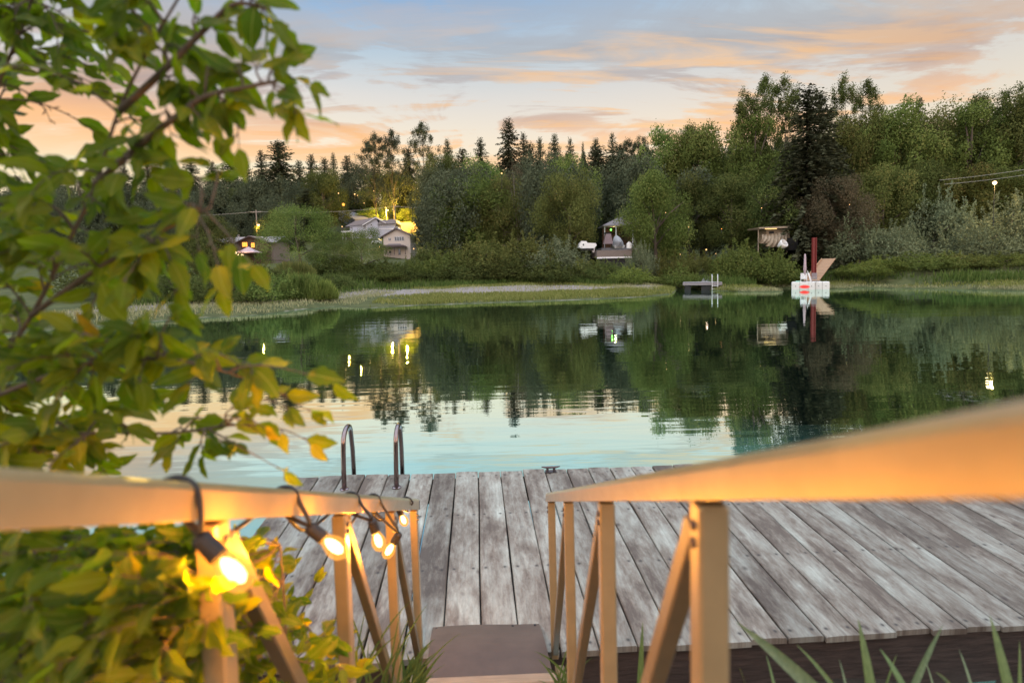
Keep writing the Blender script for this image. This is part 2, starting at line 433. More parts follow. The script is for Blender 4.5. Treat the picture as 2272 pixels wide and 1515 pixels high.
# ------------------------------------------------------------------ tree meshes (unit height, unit crown width)
def cards(C, L, Wd, N=None, A=None, r=RNG, zs=1.0):
    """diamond leaf cards: centres C, length L, width Wd, normals N, long axes A"""
    n = len(C)
    if A is None: A = r.normal(size=(n, 3))
    A = A / np.linalg.norm(A, axis=1, keepdims=True)
    if N is None: N = r.normal(size=(n, 3))
    B = np.cross(N, A); B /= (np.linalg.norm(B, axis=1, keepdims=True) + 1e-9)
    a = A * np.asarray(L).reshape(-1, 1) / 2; b = B * np.asarray(Wd).reshape(-1, 1) / 2
    a = a * np.array([1, 1, zs]); b = b * np.array([1, 1, zs])
    V = np.stack([C - a, C + b - a * .15, C + a, C - b - a * .15], 1).reshape(-1, 3)
    return V, np.arange(n * 4).reshape(n, 4)

def sph(n, r):
    v = r.normal(size=(n, 3)); return v / np.linalg.norm(v, axis=1, keepdims=True)

def crown_broad(seed, leaves=27000, clumps=46, lo=.16, leaf=.020, cr=(.09, .17), top=1.0, droop=0, airy=0.0, taper=.0):
    r = np.random.default_rng(seed)
    d = sph(clumps, r); d[:, 2] = np.where(d[:, 2] < -.85, -d[:, 2], d[:, 2])
    rr = r.uniform(.45, .92, clumps)[:, None]
    zc, zr = (lo + top) / 2, (top - lo) / 2
    C = d * rr * np.array([.5, .5, zr]); C[:, 2] += zc
    k = 1 - taper * np.clip((C[:, 2] - zc) / zr, -1, 1); C[:, :2] *= k[:, None]
    rad_ = r.uniform(cr[0], cr[1], clumps)
    C[:, 2] = np.minimum(C[:, 2], top - rad_ * .8)
    wgt = rad_ ** 2; wgt /= wgt.sum()
    idx = r.choice(clumps, leaves, p=wgt)
    s = sph(leaves, r); q = r.uniform(.35, 1.08, leaves) ** .7
    q *= 1 + .22 * np.sin(s[:, 0] * 7 + idx) * np.sin(s[:, 1] * 6 + 2 * idx)
    P = C[idx] + s * (q * rad_[idx])[:, None] * np.array([1, 1, .85])
    stray = r.random(leaves) < (.05 + airy * .1); P[stray] += r.normal(0, .03, (stray.sum(), 3))
    N = s + r.normal(0, .6, (leaves, 3)) + np.array([0, 0, .5])
    A = r.normal(size=(leaves, 3)); A[:, 2] -= droop
    V, F = cards(P, leaf * r.uniform(.7, 1.5, leaves), leaf * .62 * r.uniform(.7, 1.3, leaves), N, A, r, .8)
    ct = r.uniform(.1, .8, clumps); t = np.clip(ct[idx] + r.normal(0, .16, leaves), 0, 1)
    return V, F, t, C

def crown_poplar(seed, leaves=15000, tufts=110, leaf=.020, lo=.28, shape=.9):
    r = np.random.default_rng(seed)
    z = lo + (1 - lo) * r.uniform(0, 1, tufts) ** .8
    env = np.interp((z - lo) / (1 - lo), [0, .25, .6, .9, 1], [.35, .5, .42, .2, .05]) * shape
    th = r.uniform(0, 2 * np.pi, tufts); rr = env * np.sqrt(r.uniform(.05, 1, tufts))
    C = np.stack([rr * np.cos(th), rr * np.sin(th), z], 1)
    rad_ = r.uniform(.03, .06, tufts)
    idx = r.integers(0, tufts, leaves); s = sph(leaves, r)
    P = C[idx] + s * (rad_[idx] * r.uniform(.2, 1.1, leaves))[:, None] * np.array([1.35, 1.35, 1.0])
    V, F = cards(P, leaf * r.uniform(.7, 1.5, leaves), leaf * .6 * r.uniform(.7, 1.3, leaves), None, None, r, .45)
    t = np.clip(r.uniform(.1, .7, tufts)[idx] + r.normal(0, .15, leaves), 0, 1)
    return V, F, t, C

def crown_fir(seed, levels=54, lo=.07, full=1.0, ragged=.35):
    r = np.random.default_rng(seed); PP, AA, TT, SS = [], [], [], []
    for i in range(levels):
        u = (i + r.uniform(-.3, .3)) / levels; u = min(max(u, 0), .995); z = lo + (1 - lo) * u
        L0 = .5 * full * (1 - u) ** .62 + .03
        nb = int(8 - 3 * u); th0 = r.uniform(0, 6.28)
        for b in range(nb):
            th = th0 + 6.283 * b / nb + r.uniform(-.3, .3); L = L0 * r.uniform(1 - ragged, 1.08)
            m_ = max(4, int(L * 80)); s = (np.arange(m_) + r.uniform(0, 1, m_)) / m_
            d = np.array([np.cos(th), np.sin(th)])
            dz = .05 * s * (u > .75) - L * .30 * s ** 1.4 * (1 - .5 * u)
            c = np.stack([d[0] * L * s, d[1] * L * s, z + dz], 1)
            for rep in range(3):
                cc = c + r.normal(0, .006, c.shape)
                a = np.stack([np.full(m_, d[0]) + r.normal(0, .7, m_), np.full(m_, d[1]) + r.normal(0, .7, m_), r.uniform(-.7, .1, m_)], 1)
                PP.append(cc); AA.append(a); TT.append(np.clip(.25 + .5 * s + r.normal(0, .15, m_), 0, 1)); SS.append(.030 * (1.15 - .55 * u) * r.uniform(.7, 1.3, m_))
    P = np.concatenate(PP); A = np.concatenate(AA); S = np.concatenate(SS); n = len(P)
    N = r.normal(0, .5, (n, 3)) + np.array([0, 0, 1])
    V, F = cards(P, S * 1.7, S * .9, N, A, r, .5)
    return V, F, np.concatenate(TT), None

def crown_shrub(seed, leaves=12000, clumps=34, leaf=.026, shoots=70):
    r = np.random.default_rng(seed)
    th = r.uniform(0, 6.283, clumps); rr = .42 * np.sqrt(r.uniform(0, 1, clumps))
    z = np.interp(rr, [0, .42], [.66, .22]) * r.uniform(.35, 1.05, clumps)
    C = np.stack([rr * np.cos(th), rr * np.sin(th), z], 1); rad_ = r.uniform(.10, .19, clumps)
    nl = int(leaves * .72); idx = r.integers(0, clumps, nl); s = sph(nl, r)
    P = C[idx] + s * (rad_[idx] * r.uniform(.4, 1.08, nl))[:, None]
    N = s + r.normal(0, .6, (nl, 3)); A = r.normal(size=(nl, 3)); A[:, 2] += .5
    t = np.clip(r.uniform(.1, .75, clumps)[idx] + r.normal(0, .15, nl), 0, 1)
    ns = leaves - nl; si = r.integers(0, shoots, ns); base = C[r.integers(0, clumps, shoots)]
    sd = sph(shoots, r) * .35 + np.array([0, 0, .8]); sl = r.uniform(.16, .34, shoots)
    u = r.uniform(.2, 1, ns)
    P2 = base[si] + sd[si] * (u * sl[si])[:, None] + r.normal(0, .009, (ns, 3))
    A2 = sd[si] + r.normal(0, .5, (ns, 3)); N2 = r.normal(size=(ns, 3))
    t2 = np.clip(.55 + r.normal(0, .2, ns), 0, 1)
    P = np.concatenate([P, P2]); P[:, 2] = np.maximum(P[:, 2], .0)
    n = len(P)
    V, F = cards(P, leaf * r.uniform(.7, 1.6, n), leaf * .5 * r.uniform(.7, 1.3, n), np.concatenate([N, N2]), np.concatenate([A, A2]), r)
    return V, F, np.concatenate([t, t2]), C

def crown_reed(seed, n=6500):
    r = np.random.default_rng(seed)
    th = r.uniform(0, 6.283, n); rr = .5 * np.sqrt(r.uniform(0, 1, n)); hmax = (1 - (rr / .5) ** 2 * .72)
    P = np.stack([rr * np.cos(th), rr * np.sin(th), np.zeros(n)], 1)
    h = hmax * r.uniform(.55, 1.0, n); ph = r.uniform(0, 6.283, n); w = .006 * r.uniform(.7, 1.5, n)
    wd = np.stack([np.cos(ph), np.sin(ph), 0 * ph], 1) * w[:, None]
    ln = .35 * h; tip = np.stack([np.cos(th) * ln * r.uniform(-.3, 1, n) * .6, np.sin(th) * ln * r.uniform(-.3, 1, n) * .6, h], 1)
    mid = tip * np.array([.3, .3, .62])
    V = np.stack([P + mid - wd, P + mid + wd, P + tip, P + mid * .2], 1).reshape(-1, 3)
    return V, np.arange(n * 4).reshape(n, 4), r.uniform(0, 1, n), None

def trunk_mesh(seed, C=None, rad0=.028, top=.82, limbs=7, bend=.03):
    r = random.Random(seed); mb = MB(); pts = []
    for i in range(8):
        u = i / 7; pts.append((bend * math.sin(u * 4 + seed) * u, bend * math.cos(u * 3 + seed) * u, u * top))
    mb.tube(pts, [rad0 * (1.25 if i == 0 else 1) * (1 - .86 * i / 7) for i in range(8)], 7)
    if C is not None:
        for k in r.sample(range(len(C)), min(limbs, len(C))):
            c = C[k]; u = max(.12, min(.9, c[2] / top * .62)); j = min(6, int(u * 7)); f = u * 7 - j
            a = Vector(pts[j]).lerp(Vector(pts[j + 1]), f); e = Vector(c); mid = a.lerp(e, .5) + Vector((0, 0, .03))
            mb.tube([a, mid, e], [rad0 * .45 * (1 - u * .5), rad0 * .3, rad0 * .1], 5)
    me = bpy.data.meshes.new("trunk"); me.from_pydata([tuple(p) for p in mb.v], [], mb.f)
    me.polygons.foreach_set("use_smooth", [True] * len(me.polygons)); me.materials.append(M['bark']); me.update()
    return me

def crown_dome(seed, leaves=24000, clumps=110, leaf=.015):
    r = np.random.default_rng(seed)
    z = r.uniform(.02, .97, clumps) ** .9; th = r.uniform(0, 6.283, clumps)
    env = np.where(z > .34, .5 * np.sqrt(np.clip(1 - ((z - .34) / .68) ** 2, 0, 1)), .5 * (.86 + .14 * z / .34))
    rr = env * r.uniform(.35, .86, clumps) ** .6; rad_ = r.uniform(.06, .125, clumps)
    C = np.stack([rr * np.cos(th), rr * np.sin(th), np.maximum(z - rad_ * .5, .03)], 1)
    idx = r.choice(clumps, leaves, p=rad_ ** 2 / (rad_ ** 2).sum()); s = sph(leaves, r)
    P = C[idx] + s * (rad_[idx] * r.uniform(.35, 1.1, leaves))[:, None]; P[:, 2] = np.maximum(P[:, 2], 0)
    N = s + r.normal(0, .6, (leaves, 3)) + np.array([0, 0, .4]); A = r.normal(size=(leaves, 3)); A[:, 2] -= .3
    V, F = cards(P, leaf * r.uniform(.7, 1.5, leaves), leaf * .5 * r.uniform(.7, 1.3, leaves), N, A, r)
    t = np.clip(r.uniform(.1, .8, clumps)[idx] + r.normal(0, .16, leaves), 0, 1)
    return V, F, t, C

KIND = {}
def reg(kind, crown, seed, **tk):
    V, F, T, C = crown
    kz = 1 / np.percentile(V[:, 2], 99.2); kr = .5 / np.percentile(np.hypot(V[:, 0], V[:, 1]), 98.5 if kind != 'fir' else 99.5)
    V = V * np.array([kr, kr, kz])
    if C is not None: C = C * np.array([kr, kr, kz])
    KIND.setdefault(kind, []).append((np_mesh(kind + "_crown", V, F, M['fol_green'], T), trunk_mesh(seed, C, **tk) if tk is not None and tk.get('limbs', 1) >= 0 else None))
for s_ in (1, 2, 3, 4): reg('broad', crown_broad(s_, lo=.02, clumps=48 + 5 * s_), s_)
for s_ in (5, 6): reg('tall', crown_broad(s_, lo=.02, clumps=64, cr=(.07, .13), taper=.25), s_)
for s_ in (7, 8): reg('willow', crown_dome(s_), s_, top=.6)
for s_ in (9, 10, 11): reg('poplar', crown_poplar(s_), s_, limbs=12, rad0=.012, top=.95)
for s_ in (12, 13, 14): reg('fir', crown_fir(s_, full=.95, ragged=.3 + .1 * (s_ - 12)), s_, limbs=0, rad0=.020, top=.97, bend=.004)
for s_ in (15, 16, 17): reg('shrub', crown_shrub(s_), s_, limbs=10, rad0=.03, top=.35)
for s_ in (18, 19): reg('reed', crown_reed(s_), s_, limbs=-1)
reg('bare', crown_poplar(20, leaves=8500, tufts=150, leaf=.016, lo=.10, shape=1.25), 20, limbs=22, rad0=.010, top=.9)

_cnt = {}
WK = {'fir': 1.6, 'broad': 1.22, 'tall': 1.2, 'poplar': 1.65, 'willow': 1.05, 'shrub': 1.15, 'reed': 1.1, 'bare': 1.0}
NAMEOF = {'broad': ('leafy_tree', 'tree'), 'tall': ('leafy_tree', 'tree'), 'willow': ('willow_tree', 'tree'), 'poplar': ('poplar_tree', 'tree'),
          'fir': ('conifer_tree', 'conifer'), 'shrub': ('shrub', 'shrub'), 'reed': ('reed_clump', 'reeds'), 'bare': ('leafy_tree', 'tree')}
def plant(kind, px, ytop, Yd, wpx, mat, label, group=None, bark='bark', ybase=None):
    if Yd < 70: Yd *= 1.10
    Xw = (px - CX) / FPX * Yd; z0 = gz(Xw, Yd)
    ztop = EYE.z + (hor(px) - ytop) / FPX * Yd
    h = max(.6, ztop - z0); w_ = wpx / FPX * Yd * WK.get(kind, 1.0)
    if kind == 'fir': w_ *= random.uniform(.75, 1.35)
    i = _cnt.get(kind, 0); _cnt[kind] = i + 1
    crown, trunk = KIND[kind][i % len(KIND[kind])]
    nm, cat = NAMEOF[kind]
    o = empty(nm, (Xw, Yd, z0 - .05), label, cat, group)
    o.scale = (w_, w_, h); o.rotation_euler = (0, 0, (i * 2.399) % 6.283)
    c = link("foliage" if kind in ('shrub', 'reed') else "crown", crown, o)
    c.material_slots[0].link = 'OBJECT'; c.material_slots[0].material = M[mat]
    if trunk is not None:
        t = link("stem" if kind == 'shrub' else "trunk", trunk, o)
        t.material_slots[0].link = 'OBJECT'; t.material_slots[0].material = M[bark]
    return o

G1 = 'conifers on the left skyline'; G2 = 'conifers on the middle skyline'; G3 = 'trees of the right bank'
P_ = plant
# --- ridge skyline, left to right
P_('fir', 60, 398, 200, 60, 'fol_firgrey', 'dark conifer glimpsed through the leaves at the far left of the skyline', G1)
P_('fir', 150, 402, 205, 66, 'fol_firgrey', 'broad dark conifer behind the foreground leaves, second from the left', G1)
P_('fir', 235, 388, 205, 56, 'fol_firgrey', 'conifer behind the main branch of the foreground tree', G1)
P_('fir', 292, 380, 205, 60, 'fol_firgrey', 'conifer showing in a gap of leaves left of the skyline group', G1)
P_('fir', 345, 372, 210, 52, 'fol_firgrey', 'narrow conifer just left of the leaf tips on the skyline', G1)
P_('fir', 398, 366, 210, 56, 'fol_firgrey', 'conifer on the skyline straight above the drooping yellow leaf', G1)
P_('fir', 440, 362, 210, 60, 'fol_fir', 'ragged conifer on the skyline beside the leaf spray', G1)
P_('fir', 486, 368, 205, 44, 'fol_fir', 'short conifer left of the blunt twin conifers above the brown house', G1)
P_('fir', 526, 352, 205, 62, 'fol_fir', 'dense conifer on the skyline above the brown house roof', G1)
P_('fir', 562, 372, 212, 30, 'fol_firgrey', 'thin pointed conifer between two dense ones above the brown house', G1)
P_('fir', 594, 346, 205, 54, 'fol_fir', 'conifer with rounded top immediately left of the big broad fir', G1)
P_('fir', 634, 326, 195, 110, 'fol_firgrey', 'broad tall fir with bare pale lower trunks above the round willow', G1, 'pale_bark')
P_('fir', 676, 366, 205, 54, 'fol_firgrey', 'feathery conifer leaning on the right flank of the broad fir', G1)
P_('fir', 704, 354, 212, 40, 'fol_fir', 'slim pointed conifer in the dip right of the broad fir', G1)
P_('fir', 732, 360, 212, 40, 'fol_firgrey', 'conifer in the dip, middle of three slim ones', G1)
P_('fir', 752, 350, 215, 34, 'fol_fir', 'slim conifer in the dip, nearest to the twin poplars', G1)
P_('fir', 782, 356, 215, 40, 'fol_firgrey', 'small conifer touching the left edge of the twin poplars', G1)
P_('poplar', 842, 306, 175, 58, 'fol_firgrey', 'airy poplar on the skyline, left one of the twin pair')
P_('poplar', 880, 298, 175, 56, 'fol_firgrey', 'airy poplar on the skyline, right one of the twin pair')
P_('poplar', 948, 283, 180, 62, 'fol_firgrey', 'tall airy poplar with see-through top standing alone on the skyline')
P_('fir', 916, 340, 200, 44, 'fol_firgrey', 'conifer between the twin poplars and the lone airy poplar', G2)
P_('fir', 1002, 322, 215, 34, 'fol_fir', 'thin spire conifer right of the lone airy poplar', G2)
P_('fir', 1034, 342, 215, 60, 'fol_firgrey', 'low broad conifer between the thin spire and the ridge firs', G2)
P_('fir', 1074, 320, 215, 62, 'fol_firgrey', 'conifer left of the tallest skyline fir', G2)
P_('fir', 1136, 281, 215, 92, 'fol_fir', 'tallest pointed fir in the middle of the skyline', G2)
P_('fir', 1168, 310, 217, 44, 'fol_fir', 'ragged fir hugging the right side of the tallest fir', G2)
P_('fir', 1204, 318, 222, 50, 'fol_firgrey', 'blunt fir, left one of the clump right of the tallest fir', G2)
P_('fir', 1236, 312, 222, 52, 'fol_fir', 'blunt fir, right one of the clump right of the tallest fir', G2)
P_('fir', 1270, 320, 224, 40, 'fol_firgrey', 'fir with forked top between the blunt clump and the thin spires', G2)
P_('fir', 1298, 328, 226, 22, 'fol_fir', 'very thin spire on the skyline, left of a bushy fir', G2)
P_('fir', 1326, 320, 224, 42, 'fol_fir', 'bushy small fir right of the very thin spire', G2)
P_('fir', 1362, 310, 222, 40, 'fol_fir', 'dark fir with level branches standing clear on the skyline', G2)
P_('poplar', 1396, 316, 222, 40, 'fol_firgrey', 'sparse treetop right of the level-branched fir')
P_('poplar', 1424, 310, 222, 42, 'fol_firgrey', 'sparse treetop at the end of the skyline beside the right wood')
# --- mid slope
P_('broad', 728, 384, 170, 96, 'fol_dark', 'round dark tree on the slope above the road')
P_('broad', 560, 420, 160, 90, 'fol_dark', 'dark rounded tree behind the street lamp pole')
P_('fir', 505, 432, 150, 60, 'fol_firgrey', 'small conifer on the slope behind the brown house')
P_('fir', 537, 440, 145, 56, 'fol_fir', 'small pointed conifer beside the tall utility pole')
P_('broad', 450, 420, 160, 110, 'fol_firgrey', 'broad dusky tree on the slope left of the tall utility pole')
P_('broad', 350, 424, 150, 120, 'fol_dark', 'dark tree on the slope behind the foreground leaves')
P_('broad', 230, 430, 140, 150, 'fol_dark', 'wide dark tree far left behind the foreground tree')
P_('fir', 690, 428, 165, 56, 'fol_firgrey', 'small grey conifer right of the bare pale trunks')
P_('broad', 676, 410, 178, 90, 'fol_firgrey', 'dusky tree just left of the round dark slope tree')
P_('broad', 812, 372, 205, 100, 'fol_firgrey', 'dusky green tree under the twin poplars')
P_('broad', 762, 424, 200, 40, 'fol_olive', 'small tree beside the hillside road lamp')
P_('broad', 868, 388, 200, 120, 'fol_dark', 'dark rounded tree below the right-hand twin poplar')
P_('broad', 972, 378, 165, 90, 'fol_firgrey', 'large dusky tree right of the yellow lit bush')
P_('broad', 995, 352, 170, 110, 'fol_dark', 'dark dome-shaped tree below the thin spire on the slope')
P_('broad', 1010, 412, 140, 100, 'fol_dark', 'dark green tree behind the pale poplar')
P_('poplar', 964, 444, 112, 64, 'fol_pale', 'pale grey-green poplar right of the cream house')
P_('broad', 1070, 366, 130, 130, 'fol_green', 'tall fresh green tree top behind the wide shore tree')
P_('broad', 1050, 398, 96, 190, 'fol_green', 'wide fresh green tree on the middle of the far bank')
P_('bare', 1150, 370, 92, 140, 'fol_brown', 'brownish half-bare tree with visible pale branches', None, 'pale_bark')
P_('broad', 1120, 400, 94, 120, 'fol_olive', 'olive tree between the fresh green one and the half-bare one')
P_('fir', 1182, 330, 190, 60, 'fol_fir', 'dark fir partly behind the half-bare tree')
P_('broad', 1235, 350, 175, 110, 'fol_firgrey', 'misty dark tree under the blunt clump of firs')
P_('broad', 1262, 356, 100, 130, 'fol_green', 'green treetop above the copper-tinged maple')
P_('broad', 1264, 392, 79, 136, 'fol_olive', 'copper-tinged dark maple left of the porch')
P_('fir', 1330, 340, 130, 100, 'fol_fir', 'dark conifer filling the gap above the porch')
P_('fir', 1378, 336, 140, 90, 'fol_firgrey', 'misty conifer right of the dark one above the porch')
P_('broad', 1340, 420, 118, 120, 'fol_dark', 'shadowy tree straight behind the porch roof')
P_('broad', 1456, 386, 74, 142, 'fol_green', 'broad green maple with a straight trunk right of the porch')
P_('broad', 1530, 400, 84, 130, 'fol_dark', 'dark tree between the broad maple and the tan shelter')
# --- right wood
P_('tall', 1470, 300, 100, 150, 'fol_green', 'tall green tree at the left end of the right wood', G3)
P_('tall', 1560, 288, 96, 170, 'fol_green', 'tall green tree with wispy top left of the highest poplars', G3)
P_('poplar', 1534, 286, 98, 70, 'fol_dark', 'sparse wispy treetop left of the highest poplars', G3)
P_('poplar', 1652, 215, 88, 66, 'fol_dark', 'outer left one of the highest sparse poplars', G3)
P_('poplar', 1692, 185, 88, 80, 'fol_dark', 'middle one of the highest sparse poplars', G3)
P_('poplar', 1738, 187, 88, 74, 'fol_dark', 'right one of the highest sparse poplars beside the big dark fir', G3)
P_('tall', 1668, 268, 86, 150, 'fol_green', 'green tree below the highest sparse poplars', G3)
P_('fir', 1788, 218, 73, 165, 'fol_fir', 'big dark fir that dominates the right wood', G3)
P_('fir', 1815, 226, 76, 84, 'fol_fir', 'narrow fir pressed against the right side of the big dark fir', G3)
P_('poplar', 1866, 184, 86, 66, 'fol_dark', 'sparse dark poplar right of the big dark fir', G3)
P_('poplar', 1916, 192, 88, 64, 'fol_dark', 'sparse poplar, second right of the big dark fir', G3)
P_('broad', 1890, 262, 82, 150, 'fol_olive', 'olive tree under the two sparse poplars', G3)
P_('tall', 1975, 246, 80, 170, 'fol_green', 'wide green tree right of the two sparse poplars', G3)
P_('broad', 2062, 252, 84, 170, 'fol_olive', 'olive tree in the middle of the right treetop line', G3)
P_('fir', 2030, 240, 100, 40, 'fol_fir', 'little conifer tip peeping over the right treetop line', G3)
P_('tall', 2148, 244, 78, 170, 'fol_green', 'green tree left of the right-hand edge of the picture', G3)
P_('poplar', 2165, 222, 84, 90, 'fol_dark', 'sparse leafy top above the green tree near the right edge', G3)
P_('poplar', 2238, 206, 80, 100, 'fol_dark', 'sparse leafy top at the very right edge', G3)
P_('tall', 2245, 238, 76, 190, 'fol_dark', 'dark tall tree at the right edge of the picture', G3)
P_('broad', 1720, 380, 76, 130, 'fol_dark', 'dark tree behind the tan shelter', G3)
P_('broad', 1620, 392, 80, 130, 'fol_dark', 'dark tree left of the tan shelter', G3)
P_('broad', 1850, 400, 70, 130, 'fol_brown', 'brownish leafy tree behind the red pile', G3)
P_('broad', 1960, 376, 68, 140, 'fol_olive', 'olive-brown tree halfway up right of the red pile', G3)
P_('broad', 2055, 366, 68, 140, 'fol_dark', 'dark tree under the middle of the right treetop line', G3)
P_('broad', 2140, 380, 66, 130, 'fol_olive', 'olive tree beneath the power lines', G3)
P_('broad', 2235, 370, 64, 140, 'fol_dark', 'dark tree behind the bright yard lamp', G3)
# --- shore trees and shrubs
P_('willow', 668, 458, 66, 170, 'fol_green', 'big round willow left of the cream house')
P_('willow', 742, 518, 67, 110, 'fol_dark', 'low dark willow spreading right of the big round willow')
P_('willow', 808, 508, 66, 128, 'fol_green', 'round bushy willow in front of the grey-blue house')
P_('shrub', 320, 528, 56, 160, 'fol_dark', 'dark rounded bush on the left bank behind the leaves')
P_('shrub', 415, 500, 60, 130, 'fol_dark', 'bush left of the brown house')
P_('shrub', 235, 560, 46, 170, 'fol_dark', 'leafy bush far left on the near point')
P_('shrub', 455, 560, 47, 170, 'fol_dark', 'bush below the brown house')
P_('shrub', 555, 580, 47, 150, 'fol_dark', 'grey-green bush in front of the brown house terrace')
P_('shrub', 380, 590, 41, 180, 'fol_dark', 'dark thicket on the left point above the water')
P_('shrub', 505, 604, 41, 170, 'fol_dark', 'brown-stemmed thicket in the middle of the left point')
P_('shrub', 600, 602, 42, 150, 'fol_green', 'greener thicket toward the tip of the left point')
P_('reed', 672, 606, 43, 92, 'fol_green', 'bright green reeds near the tip of the left point')
P_('reed', 708, 620, 43, 76, 'fol_bright', 'bright green reeds at the very tip of the left point')
P_('reed', 625, 596, 50, 80, 'fol_dark', 'tall dull reeds behind the bright reeds of the left point')
P_('reed', 655, 580, 58, 90, 'fol_olive', 'feathery brown-tipped reeds below the big round willow')
P_('shrub', 768, 572, 66, 150, 'fol_dark', 'dark low bush under the two willows')
P_('shrub', 852, 578, 66, 130, 'fol_dark', 'dark bush under the round bushy willow')
P_('shrub', 742, 602, 55, 100, 'fol_dark', 'low dark bush directly behind the mud pier, left end')
P_('shrub', 796, 600, 62, 110, 'fol_dark', 'low dark bush directly behind the mud pier, middle')
P_('shrub', 842, 596, 63, 100, 'fol_green', 'low bush behind the ramp end of the mud pier')
P_('shrub', 895, 604, 64, 110, 'fol_dark', 'low dark bush right of the mud pier ramp')
P_('shrub', 950, 600, 66, 110, 'fol_dark', 'dark bush between the mud pier and the long thicket')
P_('shrub', 905, 575, 68, 90, 'fol_green', 'green bush at the foot of the cream house lawn')
P_('shrub', 950, 545, 80, 80, 'fol_dark', 'dark shrub right of the cream house porch')
P_('shrub', 1000, 560, 68, 150, 'fol_green', 'leafy bush at the left end of the long thicket')
P_('shrub', 1075, 530, 69, 180, 'fol_olive', 'tall olive bush in the long thicket')
P_('shrub', 1160, 522, 68, 160, 'fol_olive', 'highest bush of the long thicket under the half-bare tree')
P_('shrub', 1230, 530, 67, 150, 'fol_pale', 'pale grey-green bush in the long thicket')
P_('shrub', 1120, 566, 64, 190, 'fol_dark', 'low dark bush in front of the long thicket, left part')
P_('shrub', 1210, 574, 64, 180, 'fol_dark', 'low dark bush in front of the long thicket, right part')
P_('shrub', 1020, 580, 65, 130, 'fol_dark', 'dark low bush at the grassy edge below the long thicket')
P_('shrub', 1295, 572, 65, 120, 'fol_olive', 'olive bush at the right end of the long thicket')
P_('shrub', 1345, 578, 62, 100, 'fol_dark', 'low bush in front of the wooden terrace')
P_('shrub', 1422, 538, 62, 70, 'fol_pale', 'silvery shrub beside the white gas bottle')
P_('shrub', 1400, 590, 60, 110, 'fol_bright', 'bright green low plant below the wooden terrace')
P_('shrub', 1480, 562, 63, 120, 'fol_olive', 'olive low shrub behind the swim raft, left')
P_('shrub', 1545, 560, 62, 100, 'fol_olive', 'olive low shrub behind the swim raft, right')
P_('shrub', 1500, 590, 60, 110, 'fol_green', 'low green bush left of the swim raft')
P_('shrub', 1655, 540, 60, 150, 'fol_green', 'round green bush between the raft and the white float')
P_('shrub', 1712, 556, 59, 130, 'fol_green', 'round green bush left of the furled white parasol')
P_('shrub', 1620, 566, 61, 90, 'fol_bright', 'fresh green bush behind the raft ladder')
P_('shrub', 1820, 530, 66, 80, 'fol_green', 'green bush behind the furled parasol')
P_('shrub', 1905, 480, 62, 130, 'fol_pale', 'silver-green willow bush right of the red pile')
P_('shrub', 1985, 500, 60, 140, 'fol_pale', 'silver-green willow bush in the middle of the right bank')
P_('shrub', 2075, 430, 64, 150, 'fol_pale', 'tall silver-green bush below the power lines')
P_('shrub', 2240, 436, 58, 150, 'fol_pale', 'tall silver-green bush at the right edge')
P_('shrub', 2160, 488, 57, 140, 'fol_pale', 'silver-green bush between the two tall ones on the right')
P_('shrub', 1940, 570, 56, 130, 'fol_bright', 'bright green bush right of the tan gangplank')
P_('shrub', 2040, 560, 55, 150, 'fol_green', 'green leafy bush low on the right bank')
P_('shrub', 2130, 560, 54, 120, 'fol_olive', 'bush with tall flower spikes on the right bank')
P_('shrub', 2225, 560, 53, 140, 'fol_green', 'low green bush at the right edge above the shore')
P_('shrub', 1885, 590, 58, 70, 'fol_green', 'small bush at the foot of the red pile')
P_('broad', 470, 482, 105, 100, 'fol_dark', 'dark tree at the left gable of the brown house')
P_('broad', 615, 470, 120, 70, 'fol_dark', 'dark tree behind the right end of the brown house')

# --- lamp-lit garden trees on the slope
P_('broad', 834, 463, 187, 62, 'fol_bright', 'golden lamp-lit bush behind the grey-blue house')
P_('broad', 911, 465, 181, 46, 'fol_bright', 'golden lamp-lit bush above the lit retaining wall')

# --- the wood behind, read as one mass
VV, FF, TT, o_ = [], [], [], 0
r_ = np.random.default_rng(77)
for i in range(300):
    Yd = r_.uniform(135, 245) if i % 4 else r_.uniform(85, 130)
    Xd = r_.uniform(-1.05, 1.05) * Yd
    pxx = CX + Xd / Yd * FPX
    if 715 < pxx < 955 and Yd < 203: continue
    if 440 < pxx < 640 and Yd < 125: continue
    if pxx < 700 and Yd < 100: continue
    if 1330 < pxx < 1400 and Yd < 110: continue
    hgt = r_.uniform(.62, .86)
    zt = EYE.z + np.interp(pxx, [0, 400, 700, 1000, 1400, 1600, 1900, 2300], [205, 215, 220, 240, 255, 260, 300, 300]) / FPX * Yd * hgt / .86
    z0 = gz(Xd, Yd); h = zt - z0
    if h < 3: continue
    brd = i % 2 or Yd < 132
    me = KIND['broad' if brd else 'fir'][i % 3][0]
    nV = len(me.vertices); co = np.empty(nV * 3, np.float32); me.vertices.foreach_get("co", co); co = co.reshape(-1, 3)
    Q = co.reshape(-1, 4, 3); sel = r_.random(len(Q)) < (.22 if brd else .5); Q = Q[sel]
    c_ = Q.mean(1, keepdims=True); Q = c_ + (Q - c_) * 1.7
    ww = h * r_.uniform(.5, .7) if brd else h * .36
    Q = Q * np.array([ww, ww, h]) + np.array([Xd, Yd, z0])
    t_ = np.empty(nV // 4, np.float32); me.attributes['tint'].data.foreach_get("value", t_)
    VV.append(Q.reshape(-1, 3)); FF.append(np.arange(len(Q) * 4).reshape(-1, 4) + o_); TT.append(t_[sel] * .8); o_ += len(Q) * 4
tag(link("distant_wood", np_mesh("distant_wood", np.concatenate(VV), np.concatenate(FF), M['fol_firgrey'], np.concatenate(TT))), kind='stuff')
